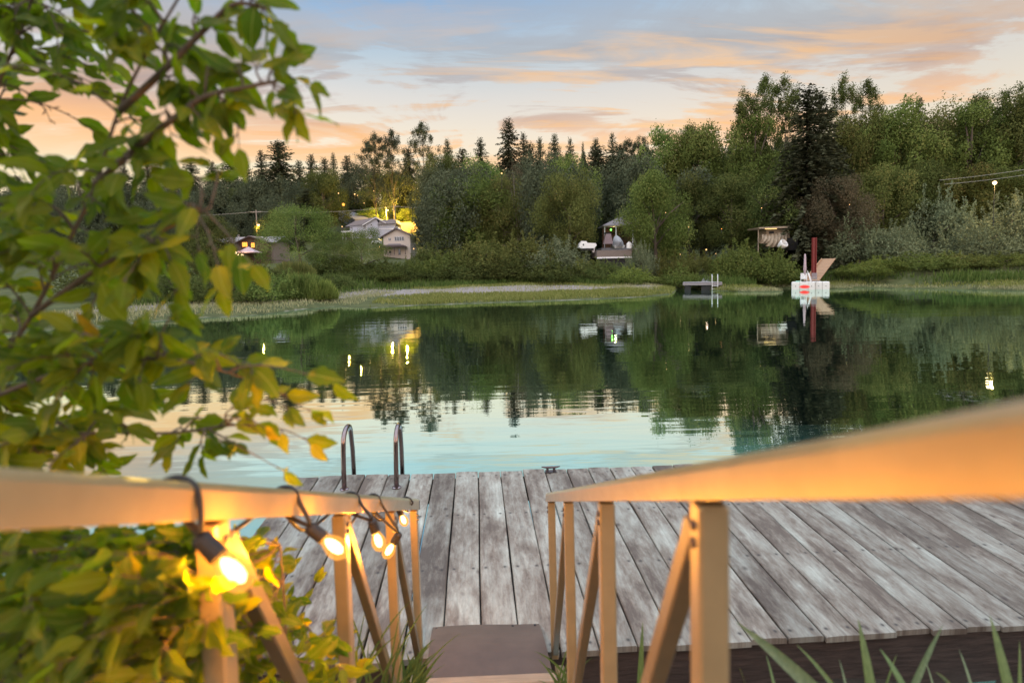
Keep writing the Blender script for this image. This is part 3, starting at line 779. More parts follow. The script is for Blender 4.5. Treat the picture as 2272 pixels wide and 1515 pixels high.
# ------------------------------------------------------------------ far objects
class Frame:
    """local metric frame of a far thing: picture column/row -> metres on its own plane"""
    def __init__(s, cx, by, Yd):
        s.o = at_depth(cx, by, Yd); s.cx, s.by, s.s, s.Y = cx, by, Yd / FPX, Yd
    def x(s, px): return s.o.x + (px - s.cx) * s.s
    def z(s, py): return s.o.z + (s.by - py) * s.s
    def rect(s, mb, x0, x1, y0, y1, dy, depth):
        """box spanning columns x0..x1, rows y0..y1, front face dy metres behind the plane (negative = in front)"""
        a, b = s.x(x0), s.x(x1); c, d = s.z(y1), s.z(y0)
        mb.box(((a + b) / 2, s.Y + dy + depth / 2, (c + d) / 2), (b - a, depth, d - c)); return mb
    def poly(s, mb, pts, dy, depth):
        mb.prism([(s.x(px), s.z(py)) for px, py in pts], 'XZ', s.Y + dy, s.Y + dy + depth); return mb
    def ground_skirt(s): return 2.5

M['cream_wall'] = simple('cream_wall', (.52, .44, .38), .8, var=.08)
M['grey_wall'] = simple('grey_wall', (.40, .40, .46), .8, var=.08)
M['brown_wall'] = simple('brown_wall', (.11, .062, .045), .85, var=.25)
M['brown_pale'] = simple('brown_pale', (.17, .135, .115), .85, var=.2)
M['roof_grey'] = simple('roof_grey', (.24, .215, .225), .9, var=.18, scale=12)
M['roof_dark'] = simple('roof_dark', (.10, .075, .075), .9, var=.2)
M['trim_white'] = simple('trim_white', (.68, .66, .66), .6, var=.06)
M['glass_dark'] = simple('glass_dark', (.03, .035, .045), .12, var=.1, spec=.8)
M['blind'] = simple('blind', (.45, .38, .33), .6, var=.08)
M['lit_window'] = emissive('lit_window', (1.0, .38, .06), 2.2)
M['lit_strip'] = emissive('lit_strip', (1.0, .62, .22), 1.6)
M['lamp_white'] = emissive('lamp_white', (1.0, .66, .34), 6.0)
M['lamp_dim'] = emissive('lamp_dim', (1.0, .58, .22), 2.2)
M['lamp_green'] = emissive('lamp_green', (.25, 1.0, .15), 2.5)
M['lamp_red'] = emissive('lamp_red', (1.0, .03, .03), 1.8)
M['painted_redhalo'] = emissive('painted_redhalo', (1.0, .26, .22), .8)  # the red lamp's halo, painted as a glowing surface
M['asphalt'] = simple('asphalt', (.16, .15, .155), .9, var=.2)
M['wall_lit'] = simple('wall_lit', (.42, .30, .18), .85, var=.2)
M['pole_wood'] = simple('pole_wood', (.24, .19, .15), .9, var=.25)
M['wire'] = simple('wire', (.30, .26, .22), .6, var=.1)
M['white_plastic'] = simple('white_plastic', (.66, .64, .60), .55, var=.08)
M['white_paint'] = simple('white_paint', (.72, .71, .70), .5, var=.06)
M['tarp_tan'] = simple('tarp_tan', (.30, .235, .165), .9, var=.25, scale=3)
M['tarp_grey'] = simple('tarp_grey', (.40, .38, .38), .85, var=.15)
M['black'] = simple('black_stuff', (.018, .017, .018), .7, var=.2)
M['red_pile'] = simple('red_pile', (.17, .022, .018), .55, var=.25, stretch=(2, 2, .6))
M['tan_wood'] = simple('tan_wood', (.34, .205, .12), .85, var=.2, stretch=(1, 5, 5))
M['grey_wood'] = simple('grey_wood', (.26, .235, .24), .9, var=.25)
M['canopy'] = simple('canopy', (.42, .31, .33), .8, var=.1)
M['steel'] = simple('steel', (.60, .58, .56), .28, metal=1.0, var=.08)
SODIUM = (1.0, .62, .10); WARM = (1.0, .60, .26)

# ---------- cream gable house
f = Frame(880, 566, 130)
h = empty("gable_house", f.o, "cream two-storey gable house with brown eaves and a dark lean-to porch", "house")
mb = MB(); f.poly(mb, [(852, 566), (911, 566), (911, 521), (881, 509.5), (852, 523)], 0, 8.5); f.rect(mb, 852, 911, 566, 590, 0.02, 8.4)
mb.build("wall", M['cream_wall'], h)
mb = MB(); f.poly(mb, [(846, 525.5), (881, 506.5), (917, 523), (917, 525.5), (881, 509.3), (846, 528)], -.55, 9.6)
mb.build("roof", M['roof_dark'], h)
for x0, x1, y0, y1, n in ((863, 868.5, 527.5, 534.5, 2), (876.5, 897.5, 525.5, 535, 4)):
    mb = MB(); f.rect(mb, x0, x1, y0, y1, -.06, .05); wn = mb.build("window", M['trim_white'], h)
    mb = MB(); w_ = (x1 - x0) / n
    for i in range(n): f.rect(mb, x0 + w_ * i + .5, x0 + w_ * (i + 1) - .3, y0 + .6, y1 - .6, -.085, .02)
    mb.build("pane", M['glass_dark'], wn)
mb = MB(); f.poly(mb, [(849, 549), (905, 549), (899, 545), (855, 545)], -2.4, 2.35); mb.build("porch_roof", M['roof_dark'], h)
mb = MB(); f.poly(mb, [(862, 545), (893, 545), (890, 541.5), (865, 541.5)], -1.2, 1.15); mb.build("porch_roof", M['roof_grey'], h)
for px in (849.7, 879, 903): mb = MB(); f.rect(mb, px, px + 1.3, 549, 566, -2.3, .14); mb.build("post", M['roof_dark'], h)
mb = MB(); f.rect(mb, 884, 889, 553, 566, -.05, .04); mb.build("door", M['glass_dark'], h)
for i, px in enumerate((857, 865)):
    t = Frame(px, 565.5, 128); e = empty("patio_chair", t.o, "dark patio chair under the cream house porch, " + ("left one" if i == 0 else "right one"), "chair", "patio chairs under the porch")
    mb = MB(); t.rect(mb, px - 2.4, px + 2.4, 561, 561.8, -.2, .5); mb.build("seat", M['black'], e)
    mb = MB(); t.rect(mb, px - 2.4, px + 2.4, 556.5, 561, .3, .06); mb.build("backrest", M['black'], e)
    for q in (-2.2, 1.7):
        for dy in (-.18, .24): mb = MB(); t.rect(mb, px + q, px + q + .5, 561.7, 567, dy, .05); mb.build("leg", M['black'], e)
# ---------- grey-blue house
f = Frame(825, 532, 165)
h = empty("hillside_house", f.o, "grey-blue house with white trimmed gable above the cream house", "house")
mb = MB(); f.rect(mb, 776, 813, 499, 545, .6, 9); f.poly(mb, [(813, 545), (840, 545), (840, 494), (836, 486), (813, 496)], 0, 10)
f.rect(mb, 840, 878, 497, 545, .4, 9); mb.build("wall", M['grey_wall'], h)
mb = MB(); f.poly(mb, [(766, 502), (812, 498), (838, 483), (825, 484), (790, 490)], .1, 7); mb.build("roof", M['roof_grey'], h)
mb = MB(); f.poly(mb, [(806, 499.5), (836, 482.5), (859, 496), (859, 498.5), (836, 485.5), (806, 502)], -.6, 10); mb.build("roof", M['roof_grey'], h)
mb = MB(); f.poly(mb, [(838, 499), (882, 497.5), (876, 488), (846, 490)], -.2, 8); mb.build("roof", M['roof_grey'], h)
mb = MB(); f.poly(mb, [(806, 500.2), (836, 483.3), (859, 496.7), (859, 498), (836, 484.9), (806, 501.8)], -.72, .10)
f.rect(mb, 813, 814.2, 499, 530, -.05, .04); f.rect(mb, 840, 879, 508, 509.4, .3, .08); mb.build("trim", M['trim_white'], h)
for x0, x1, y0, y1, dy in ((823.5, 827.5, 498, 501.5, 0), (845.5, 849, 499.5, 502.5, .4)):
    mb = MB(); f.rect(mb, x0, x1, y0, y1, dy - .06, .05); wn = mb.build("window", M['trim_white'], h)
    mb = MB(); f.rect(mb, x0 + .5, x1 - .5, y0 + .5, y1 - .5, dy - .085, .02); mb.build("pane", M['glass_dark'], wn)
mb = MB(); f.rect(mb, 763, 788, 513, 515.5, -2.2, 3); mb.build("balcony", M['trim_white'], h)
mb = MB()
for i in range(13): f.rect(mb, 764 + i * 1.95, 764.4 + i * 1.95, 507, 513, -2.15, .05)
f.rect(mb, 763, 788, 506, 507, -2.2, .1); mb.build("railing", M['roof_dark'], h)
for px in (765.5, 772, 786): mb = MB(); f.rect(mb, px, px + 1.3, 515.5, 540, -2.1, .2); mb.build("post", M['trim_white'], h)
# ---------- brown house
f = Frame(530, 578, 110)
h = empty("timber_house", f.o, "long low dark brown house with glowing orange windows among the trees", "house")
mb = MB(); f.rect(mb, 500, 602, 536, 600, 1.2, 8); f.poly(mb, [(463, 600), (501, 600), (501, 541), (482, 531.5), (463, 540)], .4, 8.5); mb.build("wall", M['brown_pale'], h)
mb = MB(); f.poly(mb, [(531, 600), (596, 600), (596, 539), (558, 526.5), (531, 538)], 0, 8); mb.build("wall", M['brown_wall'], h)
X0, X1 = f.x(476), f.x(612)
mb = MB(); mb.prism([(f.Y + .6, f.z(538.5)), (f.Y + 4.8, f.z(523)), (f.Y + 9.6, f.z(538.5)), (f.Y + 9.6, f.z(539.5)), (f.Y + 4.8, f.z(524.6)), (f.Y + .6, f.z(540))], 'YZ', X0, X1); mb.build("roof", M['roof_grey'], h)
mb = MB(); f.poly(mb, [(457, 542), (482, 529), (508, 541.5), (508, 543), (482, 531), (457, 543.5)], -.1, 8); mb.build("roof", M['roof_grey'], h)
mb = MB(); f.poly(mb, [(527, 538.5), (558, 524), (600, 539), (600, 541), (558, 526.4), (527, 540.5)], -.7, 8.5); mb.build("roof", M['roof_dark'], h)
for (x0, x1, y0, y1, dy, mt_, fr_) in ((474, 492, 541, 552, .4, 'blind', 'brown_wall'), (539.5, 551, 538.5, 548, 0, 'lit_window', 'brown_wall'), (559, 567, 540, 550, 0, 'lit_window', 'brown_wall'), (476, 494, 563, 568, .4, 'lit_strip', 'brown_wall')):
    mb = MB(); f.rect(mb, x0 - .7, x1 + .7, y0 - .7, y1 + .7, dy - .06, .05); wn = mb.build("window", M[fr_], h)
    mb = MB(); n = 3 if x1 - x0 > 10 else 2; q = (x1 - x0) / n
    for i in range(n): f.rect(mb, x0 + q * i + .3, x0 + q * (i + 1) - .3, y0, y1, dy - .09, .02)
    mb.build("pane", M[mt_], wn)
mb = MB(); f.rect(mb, 502, 504.5, 517, 530, 5, .5); mb.build("chimney", M['roof_grey'], h)
mb = MB(); f.rect(mb, 502, 596, 560, 562, -2.4, 2.3); mb.build("terrace", M['brown_wall'], h)
t = Frame(551, 578, 106)
e = empty("garden_canopy", t.o, "mauve peaked canopy on posts in front of the brown house", "canopy")
mb = MB(); xa, xb, ya, yb = t.x(531), t.x(574), t.Y - 1.6, t.Y + 1.6; ap = ((xa + xb) / 2, t.Y, t.z(547.5)); zc = t.z(560)
mid = lambda a, b: tuple(Vector(a).lerp(Vector(b), .5) - Vector((0, 0, .12)))
c4 = [(xa, ya, zc), (xb, ya, zc), (xb, yb, zc), (xa, yb, zc)]; ms = [mid(p, ap) for p in c4]
lo = [(x, y, z - .12) for x, y, z in c4]
mb.add(c4 + ms + [ap] + lo, [(0, 1, 5, 4), (1, 2, 6, 5), (2, 3, 7, 6), (3, 0, 4, 7), (4, 5, 8), (5, 6, 8), (6, 7, 8), (7, 4, 8), (0, 9, 10, 1), (1, 10, 11, 2), (2, 11, 12, 3), (3, 12, 9, 0)])
mb.build("cover", M['canopy'], e)
for x_ in (xa + .1, xb - .1):
    for y_ in (ya + .1, yb - .1): mb = MB(); mb.tube([(x_, y_, zc), (x_, y_, zc - 2.4)], .04, 6); mb.build("post", M['black'], e)
def globe_lamp(name, px, py, Yd, rr, label, power, col, mat_, post=1.2, group=None):
    c = at_depth(px, py, Yd); e = empty(name, c - Vector((0, 0, post)), label, "lamp", group)
    mb = MB(); mb.lathe([(rr * math.sin(a) + .001, -rr * math.cos(a)) for a in [i * math.pi / 8 for i in range(9)]], c, seg=12); mb.build("bulb", M[mat_], e, smooth=True)
    mb = MB(); mb.tube([c - Vector((0, 0, rr)), c - Vector((0, 0, post))], .03, 6); mb.build("post", M['black'], e)
    if power: lamp("glow", c - Vector((0, rr + .25, 0)), power, col, .1, e)
    return e
globe_lamp("terrace_lamp", 521.5, 561, 104, .26, "bright round lamp on the brown house terrace, higher and further left", 260, WARM, 'lamp_white')
globe_lamp("terrace_lamp", 537, 566.5, 104, .25, "bright round lamp beside the mauve canopy, lower and further right", 260, WARM, 'lamp_white')
globe_lamp("terrace_lamp", 528.5, 565.5, 104, .13, "smallest lamp between the two bright terrace lamps", 0, WARM, 'lamp_white')

# ---------- poles, street lamps, wires
def pole(px, ytop, ybase, Yd, label, lampat=None, cross=True):
    T = at_depth(px, ytop, Yd); B = Vector((T.x, T.y, gz(T.x, T.y) - .3))
    e = empty("utility_pole", B, label, "utility pole")
    mb = MB(); mb.tube([B, (B + T) / 2, T], [.17, .15, .12], 8); mb.build("shaft", M['pole_wood'], e)
    if cross:
        mb = MB(); mb.box(T - Vector((0, 0, .5)), (2.2, .12, .12))
        for q in (-1, -.5, .5, 1): mb.lathe([(.05, 0), (.06, .1), (.03, .16)], T + Vector((q, 0, -.44)), seg=6)
        mb.build("crossarm", M['pole_wood'], e)
    if lampat:
        L = at_depth(lampat[0], lampat[1], Yd - .6)
        mb = MB(); mb.tube([Vector((T.x, T.y, L.z - .2)), Vector((L.x * .6 + T.x * .4, T.y - .4, L.z + .25)), L + Vector((0, .15, .12))], .04, 6); mb.build("lamp_arm", M['pole_wood'], e)
        mb = MB(); mb.lathe([(.30, .0), (.26, .14), (.10, .22)], L, seg=12); hd = mb.build("lamp_head", M['roof_grey'], e)
        mb = MB(); mb.lathe([(.05, -.34), (.20, -.26), (.27, -.12), (.24, -.004)], L, seg=12); mb.build("bulb", M['lamp_white'], hd, smooth=True)
        lamp("glow", L - Vector((0, .3, .55)), lampat[2], SODIUM, .15, e)
    return T
T1 = pole(568, 466, 530, 118, "wooden utility pole with a lit lamp behind the brown house", (573, 498, 900))
T2 = pole(856, 450, 500, 182, "thin wooden pole with a lit lamp behind the grey-blue house", (860.5, 466, 16000))
T3 = pole(876, 455, 512, 150, "bare tall utility pole rising over the cream house roof")
def wire(a, b, sag, label, group, r=.035):
    pts = [a.lerp(b, i / 20) - Vector((0, 0, sag * 4 * (i / 20) * (1 - i / 20))) for i in range(21)]
    mb = MB(); mb.tube(pts, r, 5); o = mb.build("power_line", M['wire'], None, a); tag(o, label, "cable", group)
wire(at_depth(250, 478, 118), T1 - Vector((0, 0, .35)), .6, "thin cable from the lamp pole off to the left behind the leaves", "power lines on the left")
wire(T1 - Vector((0, 0, .35)), T3 - Vector((0, 0, .35)), .8, "thin cable between the lamp pole and the tall bare pole", "power lines on the left", .04)
wire(T3 - Vector((0, 0, .3)), at_depth(1010, 452, 150), .8, "thin cable from the tall bare pole toward the right", "power lines on the left", .04)
wire(at_depth(2085, 400, 52), at_depth(2380, 358, 44), .15, "upper one of two bright power lines at the right edge", "power lines on the right", .018)
wire(at_depth(2095, 409, 52), at_depth(2380, 371, 44), .15, "lower one of two bright power lines at the right edge", "power lines on the right", .018)
globe_lamp("yard_lamp", 2207, 406, 60, .20, "bright yard lamp among the trees below the power lines", 1500, (1.0, .66, .20), 'lamp_white', post=5.0)
# far hillside lights
for i, (px, py, rr, lb) in enumerate(((751, 429, .22, "small orange light up the hillside road, left"), (787, 431, .26, "orange light at the top of the hillside road"), (793, 434, .15, "faint orange light right of the one at the road top"), (808, 451, .16, "small light on the slope below the road top"), (762, 454, .55, "glowing orange porch light beside the hillside road"), (829, 424, .13, "tiny light under the twin poplars"), (759, 503, .24, "yellow light at the deck of the grey-blue house"), (1113, 385, .16, "tiny orange light among the middle treetops"))):
    P = hit(px, py) if i < 6 else at_depth(px, py, 160 if i == 6 else 85)
    globe_lamp("hillside_lamp", px, py, min(P.y - 2, 190) if i < 6 else P.y, rr * .7, lb, 700 if i in (1, 4) else 0, SODIUM, 'lamp_dim' if i != 4 else 'lit_window', post=2.5, group="lights on the hillside")
# ---------- road, wall and parked car on the slope
P0 = at_depth(768, 470, 195); P1 = at_depth(806, 487, 175)
mb = MB(); w2 = Vector((2.6, .8, 0)); up = Vector((0, 0, .25))
pts = [P0, P0.lerp(P1, .5), P1]; vs = []
for q in pts: vs += [q - w2, q + w2]
vs += [v - Vector((0, 0, 3)) for v in vs]
mb.add(vs, [(0, 1, 3, 2), (2, 3, 5, 4), (4, 5, 11, 10), (0, 2, 8, 6), (2, 4, 10, 8), (1, 7, 9, 3), (3, 9, 11, 5), (0, 6, 7, 1)])
tag(mb.build("hillside_road", M['asphalt'], None, P1), kind='structure')
f = Frame(903, 505, 176)
mb = MB(); f.rect(mb, 878, 926, 494.5, 516, 0, .5); f.rect(mb, 878, 926, 493.5, 494.7, -.08, .66)
tag(mb.build("retaining_wall", M['wall_lit'], None, f.o), "low retaining wall lit golden by a street lamp", "wall")
lamp("glow", (f.x(900), f.Y - 4, f.z(470)), 24000, SODIUM, .2)
f = Frame(879, 511, 160)
c = empty("parked_car", f.o - Vector((0, 0, .6)), "white parked car between the pole and the lit wall", "car")
mb = MB(); f.poly(mb, [(870, 512), (889, 512), (889.5, 508), (886, 506.5), (883, 503.8), (875, 503.8), (872, 507), (870, 508.3)], 0, 1.7); mb.build("body", M['white_paint'], c)
mb = MB(); f.poly(mb, [(873, 507), (875.5, 504.5), (882.5, 504.5), (885, 507)], -.02, 1.74); mb.build("window", M['glass_dark'], c)
for px in (873, 886):
    mb = MB(); mb.lathe([(.33, 0), (.33, .2)], (f.x(px), f.Y - .03, f.z(511.5)), (0, 1, 0), 12); mb.build("wheel", M['black'], c)
f = Frame(835, 540, 140)
c = empty("parked_car", f.o - Vector((0, 0, .6)), "white parked van showing between the willow and the cream house", "car")
mb = MB(); f.poly(mb, [(824, 540), (843, 540), (843, 533), (839, 529.5), (829, 529.5), (825, 534)], 0, 1.9); mb.build("body", M['white_paint'], c)
mb = MB(); f.poly(mb, [(826, 534), (829.6, 530.5), (838.5, 530.5), (841.5, 534)], -.02, 1.94); mb.build("window", M['glass_dark'], c)
for px in (828, 839):
    mb = MB(); mb.lathe([(.36, 0), (.36, .2)], (f.x(px), f.Y - .03, f.z(540)), (0, 1, 0), 12); mb.build("wheel", M['black'], c)
# ---------- house peeping high on the ridge
f = Frame(1202, 412, 150)
h = empty("ridge_house", f.o, "grey gable roof peeping out between treetops below the ridge", "house")
mb = MB(); f.poly(mb, [(1190, 425), (1222, 425), (1222, 411), (1206, 400), (1190, 411)], 0, 7); mb.build("wall", M['grey_wall'], h)
mb = MB(); f.poly(mb, [(1180, 412), (1206, 398), (1226, 412), (1226, 413.5), (1206, 400), (1180, 413.5)], -.5, 8); mb.build("roof", M['roof_grey'], h)

# ---------- porch, terrace and boats in the middle
f = Frame(1372, 546, 88)
h = empty("garden_porch", f.o, "open garden porch with hipped roof and pale posts between two trees", "porch")
mb = MB(); xa, xb = f.x(1338), f.x(1452); ya, yb = f.Y, f.Y + 5; z0, z1 = f.z(499.5), f.z(474)
mb.add([(xa, ya, z0), (xb, ya, z0), (xb, yb, z0), (xa, yb, z0), (xa + 4.2, f.Y + 2.5, z1), (xb - 4.2, f.Y + 2.5, z1), (xa, ya, z0 - .16), (xb, ya, z0 - .16), (xb, yb, z0 - .16), (xa, yb, z0 - .16)],
       [(0, 1, 5, 4), (1, 2, 5), (2, 3, 4, 5), (3, 0, 4), (0, 6, 7, 1), (1, 7, 8, 2), (2, 8, 9, 3), (3, 9, 6, 0), (6, 9, 8, 7)]); mb.build("roof", M['roof_grey'], h)
for px in (1342, 1367, 1404):
    mb = MB(); f.rect(mb, px, px + 2, 501.5, 556, .3, .14); mb.build("post", M['trim_white'], h)
mb = MB(); f.rect(mb, 1356, 1375, 498.5, 500.0, .8, .1)
lamp("glow", (f.x(1368), f.Y + 1.6, f.z(505)), 60, (1, .8, .3), .1, h)
mb.v = []; mb.f = []; mb.mi = []
f.rect(mb, 1346, 1446, 503, 560, 4.0, .2); mb.build("wall", M['brown_wall'], h)
mb = MB(); f.rect(mb, 1332, 1414, 550, 556, -1.0, 5.2); mb.build("floor", M['grey_wood'], h)
globe_lamp("green_lamp", 1355.5, 510, 87, .17, "small green glowing lamp under the garden porch", 6, (.2, 1, .1), 'lamp_green', post=.5)
# cruiser under cover
f = Frame(1373, 546, 83)
o = empty("covered_boat", f.o, "boat under a pale grey fitted cover below the garden porch", "boat")
prof = [(-1.0, .05, .55), (-.8, .5, .75), (-.3, .82, .95), (.35, .8, 1.35), (.8, .62, 1.5), (1.0, .4, .9)]
mb = MB(); n = 12; vs = []; fs = []
for j, (u, hw, hh) in enumerate(prof):
    for k in range(n):
        a = math.pi * k / (n - 1); vs.append((f.x(1371) + math.cos(a) * hw * 1.0, f.Y + u * 1.6, f.z(547) + (math.sin(a) ** .7) * hh * 1.25))
for j in range(len(prof) - 1):
    for k in range(n - 1): fs.append((j * n + k, j * n + k + 1, (j + 1) * n + k + 1, (j + 1) * n + k))
mb.add(vs, fs); mb.build("cover", M['tarp_grey'], o, smooth=True)
mb = MB(); f.poly(mb, [(1358, 545), (1384, 545), (1381, 551), (1361, 551)], -1.2, 2.4); mb.build("hull", M['trim_white'], o)
f = Frame(1352, 546, 80)
o = empty("swing_bench", f.o, "tall pinkish white covered swing seat left of the covered boat", "swing seat")
mb = MB(); f.poly(mb, [(1340, 541), (1345, 519), (1356, 519), (1360, 541)], 0, .9); mb.build("cover", M['canopy'], o)
mb = MB(); f.rect(mb, 1342, 1355, 516, 519, -.02, .94); mb.build("hood", M['black'], o)
for px in (1343, 1357): mb = MB(); f.rect(mb, px, px + 1, 541, 550, .3, .08); mb.build("leg", M['black'], o)
f = Frame(1306, 548, 74.5)
o = empty("motor_boat", f.o, "white open motor boat lying on the grass left of the terrace", "boat")
mb = MB(); f.poly(mb, [(1284, 549), (1287, 538), (1322, 540), (1324, 545), (1318, 551), (1290, 551)], 0, 1.5); mb.build("hull", M['white_paint'], o)
mb = MB(); f.poly(mb, [(1289, 538), (1291, 534.5), (1302, 535), (1304, 538.8)], .2, 1.1); mb.build("cabin", M['white_paint'], o)
mb = MB(); f.poly(mb, [(1312, 551), (1316, 560), (1319, 560), (1323, 545)], .5, .3); mb.build("outboard_motor", M['trim_white'], o)
mb = MB(); f.rect(mb, 1293, 1296, 541, 545, -.02, .03); mb.build("emblem", M['glass_dark'], o)
mb = MB(); f.rect(mb, 1290, 1318, 551, 556, .3, .9); mb.build("trailer", M['black'], o)
f = Frame(1365, 562, 73)
o = empty("wooden_terrace", f.o, "low wooden terrace with a dark edge in front of the boats", "terrace")
mb = MB(); f.rect(mb, 1325, 1402, 555, 570, 0, 5); mb.build("deck", M['brown_pale'], o)
mb = MB(); f.rect(mb, 1325, 1402, 569.8, 573, -.08, .3); mb.build("edge_beam", M['trim_white'], o)
mb = MB(); f.rect(mb, 1328, 1400, 573, 592, .3, .3); mb.build("skirt", M['black'], o)
f = Frame(1396, 552, 73)
o = empty("gas_bottle", f.o, "white round-shouldered gas bottle at the right end of the terrace", "gas bottle")
mb = MB(); r0 = 6 * f.s; mb.lathe([(r0 * .8, .0), (r0, .08), (r0, 11 * f.s), (r0 * .6, 13.5 * f.s), (r0 * .3, 14 * f.s)], f.o, seg=14); mb.build("tank", M['white_paint'], o, smooth=False)
mb = MB(); mb.lathe([(r0 * .45, 14 * f.s), (r0 * .45, 15.5 * f.s)], f.o, seg=12); mb.build("collar", M['trim_white'], o)

# ---------- tan shelter with tarpaulin and canoe
f = Frame(1722, 552, 71)
f.o.z = f.o.z
h = empty("tarpaulin_shelter", f.o, "tan flat-roofed shelter draped with folded tarpaulins on the right bank", "shelter")
mb = MB(); f.poly(mb, [(1678, 505), (1746, 503.5), (1750, 507.5), (1680, 508)], -.6, 3.4); mb.build("roof", M['tarp_tan'], h)
mb = MB(); f.rect(mb, 1692, 1718, 507.9, 509.6, -.66, .06); mb.build("light_strip", M['lit_strip'], h)
mb = MB(); f.poly(mb, [(1702, 535), (1756, 540), (1752, 510), (1703, 508)], .3, 2.4); mb.build("wall", M['tarp_tan'], h)
mb = MB(); f.rect(mb, 1708, 1719, 513, 521, .26, .05); mb.build("window", M['black'], h)
def drape(x0, x1, ytop, ybot, bulge, seed):
    mb = MB(); nu, nv = 16, 10; vs = []; fs = []
    for j in range(nv + 1):
        for i in range(nu + 1):
            u, v = i / nu, j / nv
            xx = x0 + (x1 - x0) * u - 18 * (1 - v) * 0 - 14 * v * (1 - u * .4)
            yy = ytop + (ybot - ytop) * v + 3 * math.sin(u * 3.1) * v
            P = (f.x(xx), f.Y - bulge * math.sin(v * 2.2) - .24 * math.sin(u * 19 + seed + v * 2), f.z(yy)); vs.append(P)
    for j in range(nv):
        for i in range(nu): a = j * (nu + 1) + i; fs.append((a, a + 1, a + nu + 2, a + nu + 1))
    mb.add(vs, fs); mb.build("tarpaulin", M['tarp_tan'], h, smooth=True)
drape(1690, 1712, 520, 538, .9, 0); drape(1706, 1730, 519, 546, 1.1, 2); drape(1726, 1744, 516, 542, 1.0, 4)
for px in (1682, 1746): mb = MB(); f.rect(mb, px, px + 1.6, 508, 560, 0, .1); mb.build("post", M['tarp_tan'], h)
mb = MB(); f.rect(mb, 1741, 1768, 529, 556, -.3, 1.6)
tag(mb.build("storage_box", M['black'], None, f.o), "large black box standing behind the white canoe", "box")
f2 = Frame(1735, 556, 68.5)
o = empty("canoe", f2.o, "white canoe stood on end against the tan shelter", "canoe")
mb = MB(); c = (f2.x(1735.5), f2.Y, f2.z(543.5)); vs = []; n = 18
ax = Vector((.32, -.75, .58)).normalized()
mb.lathe([(.02, -.75), (.34, -.55), (.55, -.1), (.62, .25), (.60, .45), (.54, .47), (.46, .2), (.30, -.2), (.05, -.4)], c, ax, 20, .85); mb.build("hull", M['white_plastic'], o, smooth=True)
mb = MB(); mb.tube([Vector(c) + ax * .3 + Vector((-.5, 0, 0)), Vector(c) + ax * .3 + Vector((.5, 0, 0))], .03, 6); mb.build("thwart", M['grey_wood'], o)
f = Frame(1567, 553, 66)
globe_lamp("garden_light", 1567, 554, 66, .10, "small pinkish bollard light under the trees left of the shelter", 4, (1, .6, .5), 'lit_strip', post=.6)
for px, py, lb in ((1509.5, 564.5, "tiny white solar light at the foot of the broad maple"), (1588, 563, "tiny white solar light on the path to the raft"), (1601, 508, "pair of orange window lights glimpsed through the right wood"), (1690, 462, "tiny yellow light high in the right wood"), (1885, 454, "tiny pale light in the trees above the red pile"), (1528, 504, "tiny yellow light left of the orange window lights"), (1477, 472, "tiny yellow light in the crown of the broad maple"), (842.0, 548.0, "small white light left of the cream house porch"), (918, 552, "small white light right of the cream house porch")):
    globe_lamp("garden_light", px, py, 66 if px > 1000 else 127, .045 if px > 1000 else .13, lb, 0, WARM, 'lit_window' if px == 1601 else 'lamp_dim', post=.5, group="small garden lights")

def turn(objs, pivot, k=1.0):
    th = -math.atan2(pivot.x, pivot.y); Rz = Matrix.Rotation(th, 3, 'Z')
    for o_ in objs:
        d_ = o_.location - Vector((pivot.x, pivot.y, 0)); d_.x *= k; d_.y *= k
        o_.location = Rz @ d_ + Vector((pivot.x, pivot.y, 0)); o_.rotation_euler.z += th; o_.scale = (k, k, 1)
def tops_since(n): return [o_ for o_ in list(COL.objects)[n:] if o_.parent is None]
# ---------- swim raft
n_before = len(COL.objects)
Pw = at_z(1558, 644, 0.0); Yr = Pw.y
f = Frame(1558, 644, Yr)
o = empty("swim_raft", f.o, "low wooden swim raft on dark floats at the grassy far shore", "raft")
mb = MB(); L = f.x(1602) - f.x(1514)
for i in range(16): mb.bbox((f.x(1514) + (i + .5) * L / 16, f.Y + 1.5, f.z(627)), (L / 16 - .02, 3.4, .05), None, .008)
mb.build("deck", M['grey_wood'], o)
mb = MB(); f.rect(mb, 1514, 1602, 627.8, 632.5, -.15, .06); f.rect(mb, 1514, 1602, 627.8, 632.5, 3.1, .06)
f.rect(mb, 1514, 1515.2, 627.8, 632.5, -.09, 3.19); f.rect(mb, 1600.8, 1602, 627.8, 632.5, -.09, 3.19); mb.build("side_board", M['grey_wood'], o)
for x0, x1 in ((1518, 1532), (1556, 1598)):
    mb = MB(); f.rect(mb, x0, x1, 632.5, 648, .2, 2.6); mb.build("float", M['black'], o)
l = empty("raft_ladder", (f.x(1586), f.Y, 0), "white metal ladder hooked on the near side of the swim raft", "ladder")
for px in (1580, 1592.5):
    mb = MB(); x_ = f.x(px); mb.tube([(x_, f.Y + .9, f.z(627)), (x_, f.Y + .85, f.z(614)), (x_, f.Y + .5, f.z(609.5)), (x_, f.Y - .1, f.z(612)), (x_, f.Y - .28, f.z(620)), (x_, f.Y - .3, f.z(668))], .035, 8); mb.build("handrail", M['white_paint'], l, smooth=True)
for yy in (634, 641, 648, 656): mb = MB(); mb.tube([(f.x(1580), f.Y - .3, f.z(yy)), (f.x(1592.5), f.Y - .3, f.z(yy))], .03, 6); mb.build("rung", M['white_paint'], l)
turn(tops_since(n_before), Pw, .93)
f3 = Frame(1588, 612, 60); Pn = Vector((f.x(1590), f.Y + 3.2, f.z(627))); Pf = hit(1583, 598)
mb = MB(); mb.beam(Pn, Pf + Vector((0, 0, .1)), 1.1, .08); tag(mb.build("raft_gangplank", M['grey_wood'], None, Pn), "short grey gangplank from the raft up to the bank path", "gangplank")
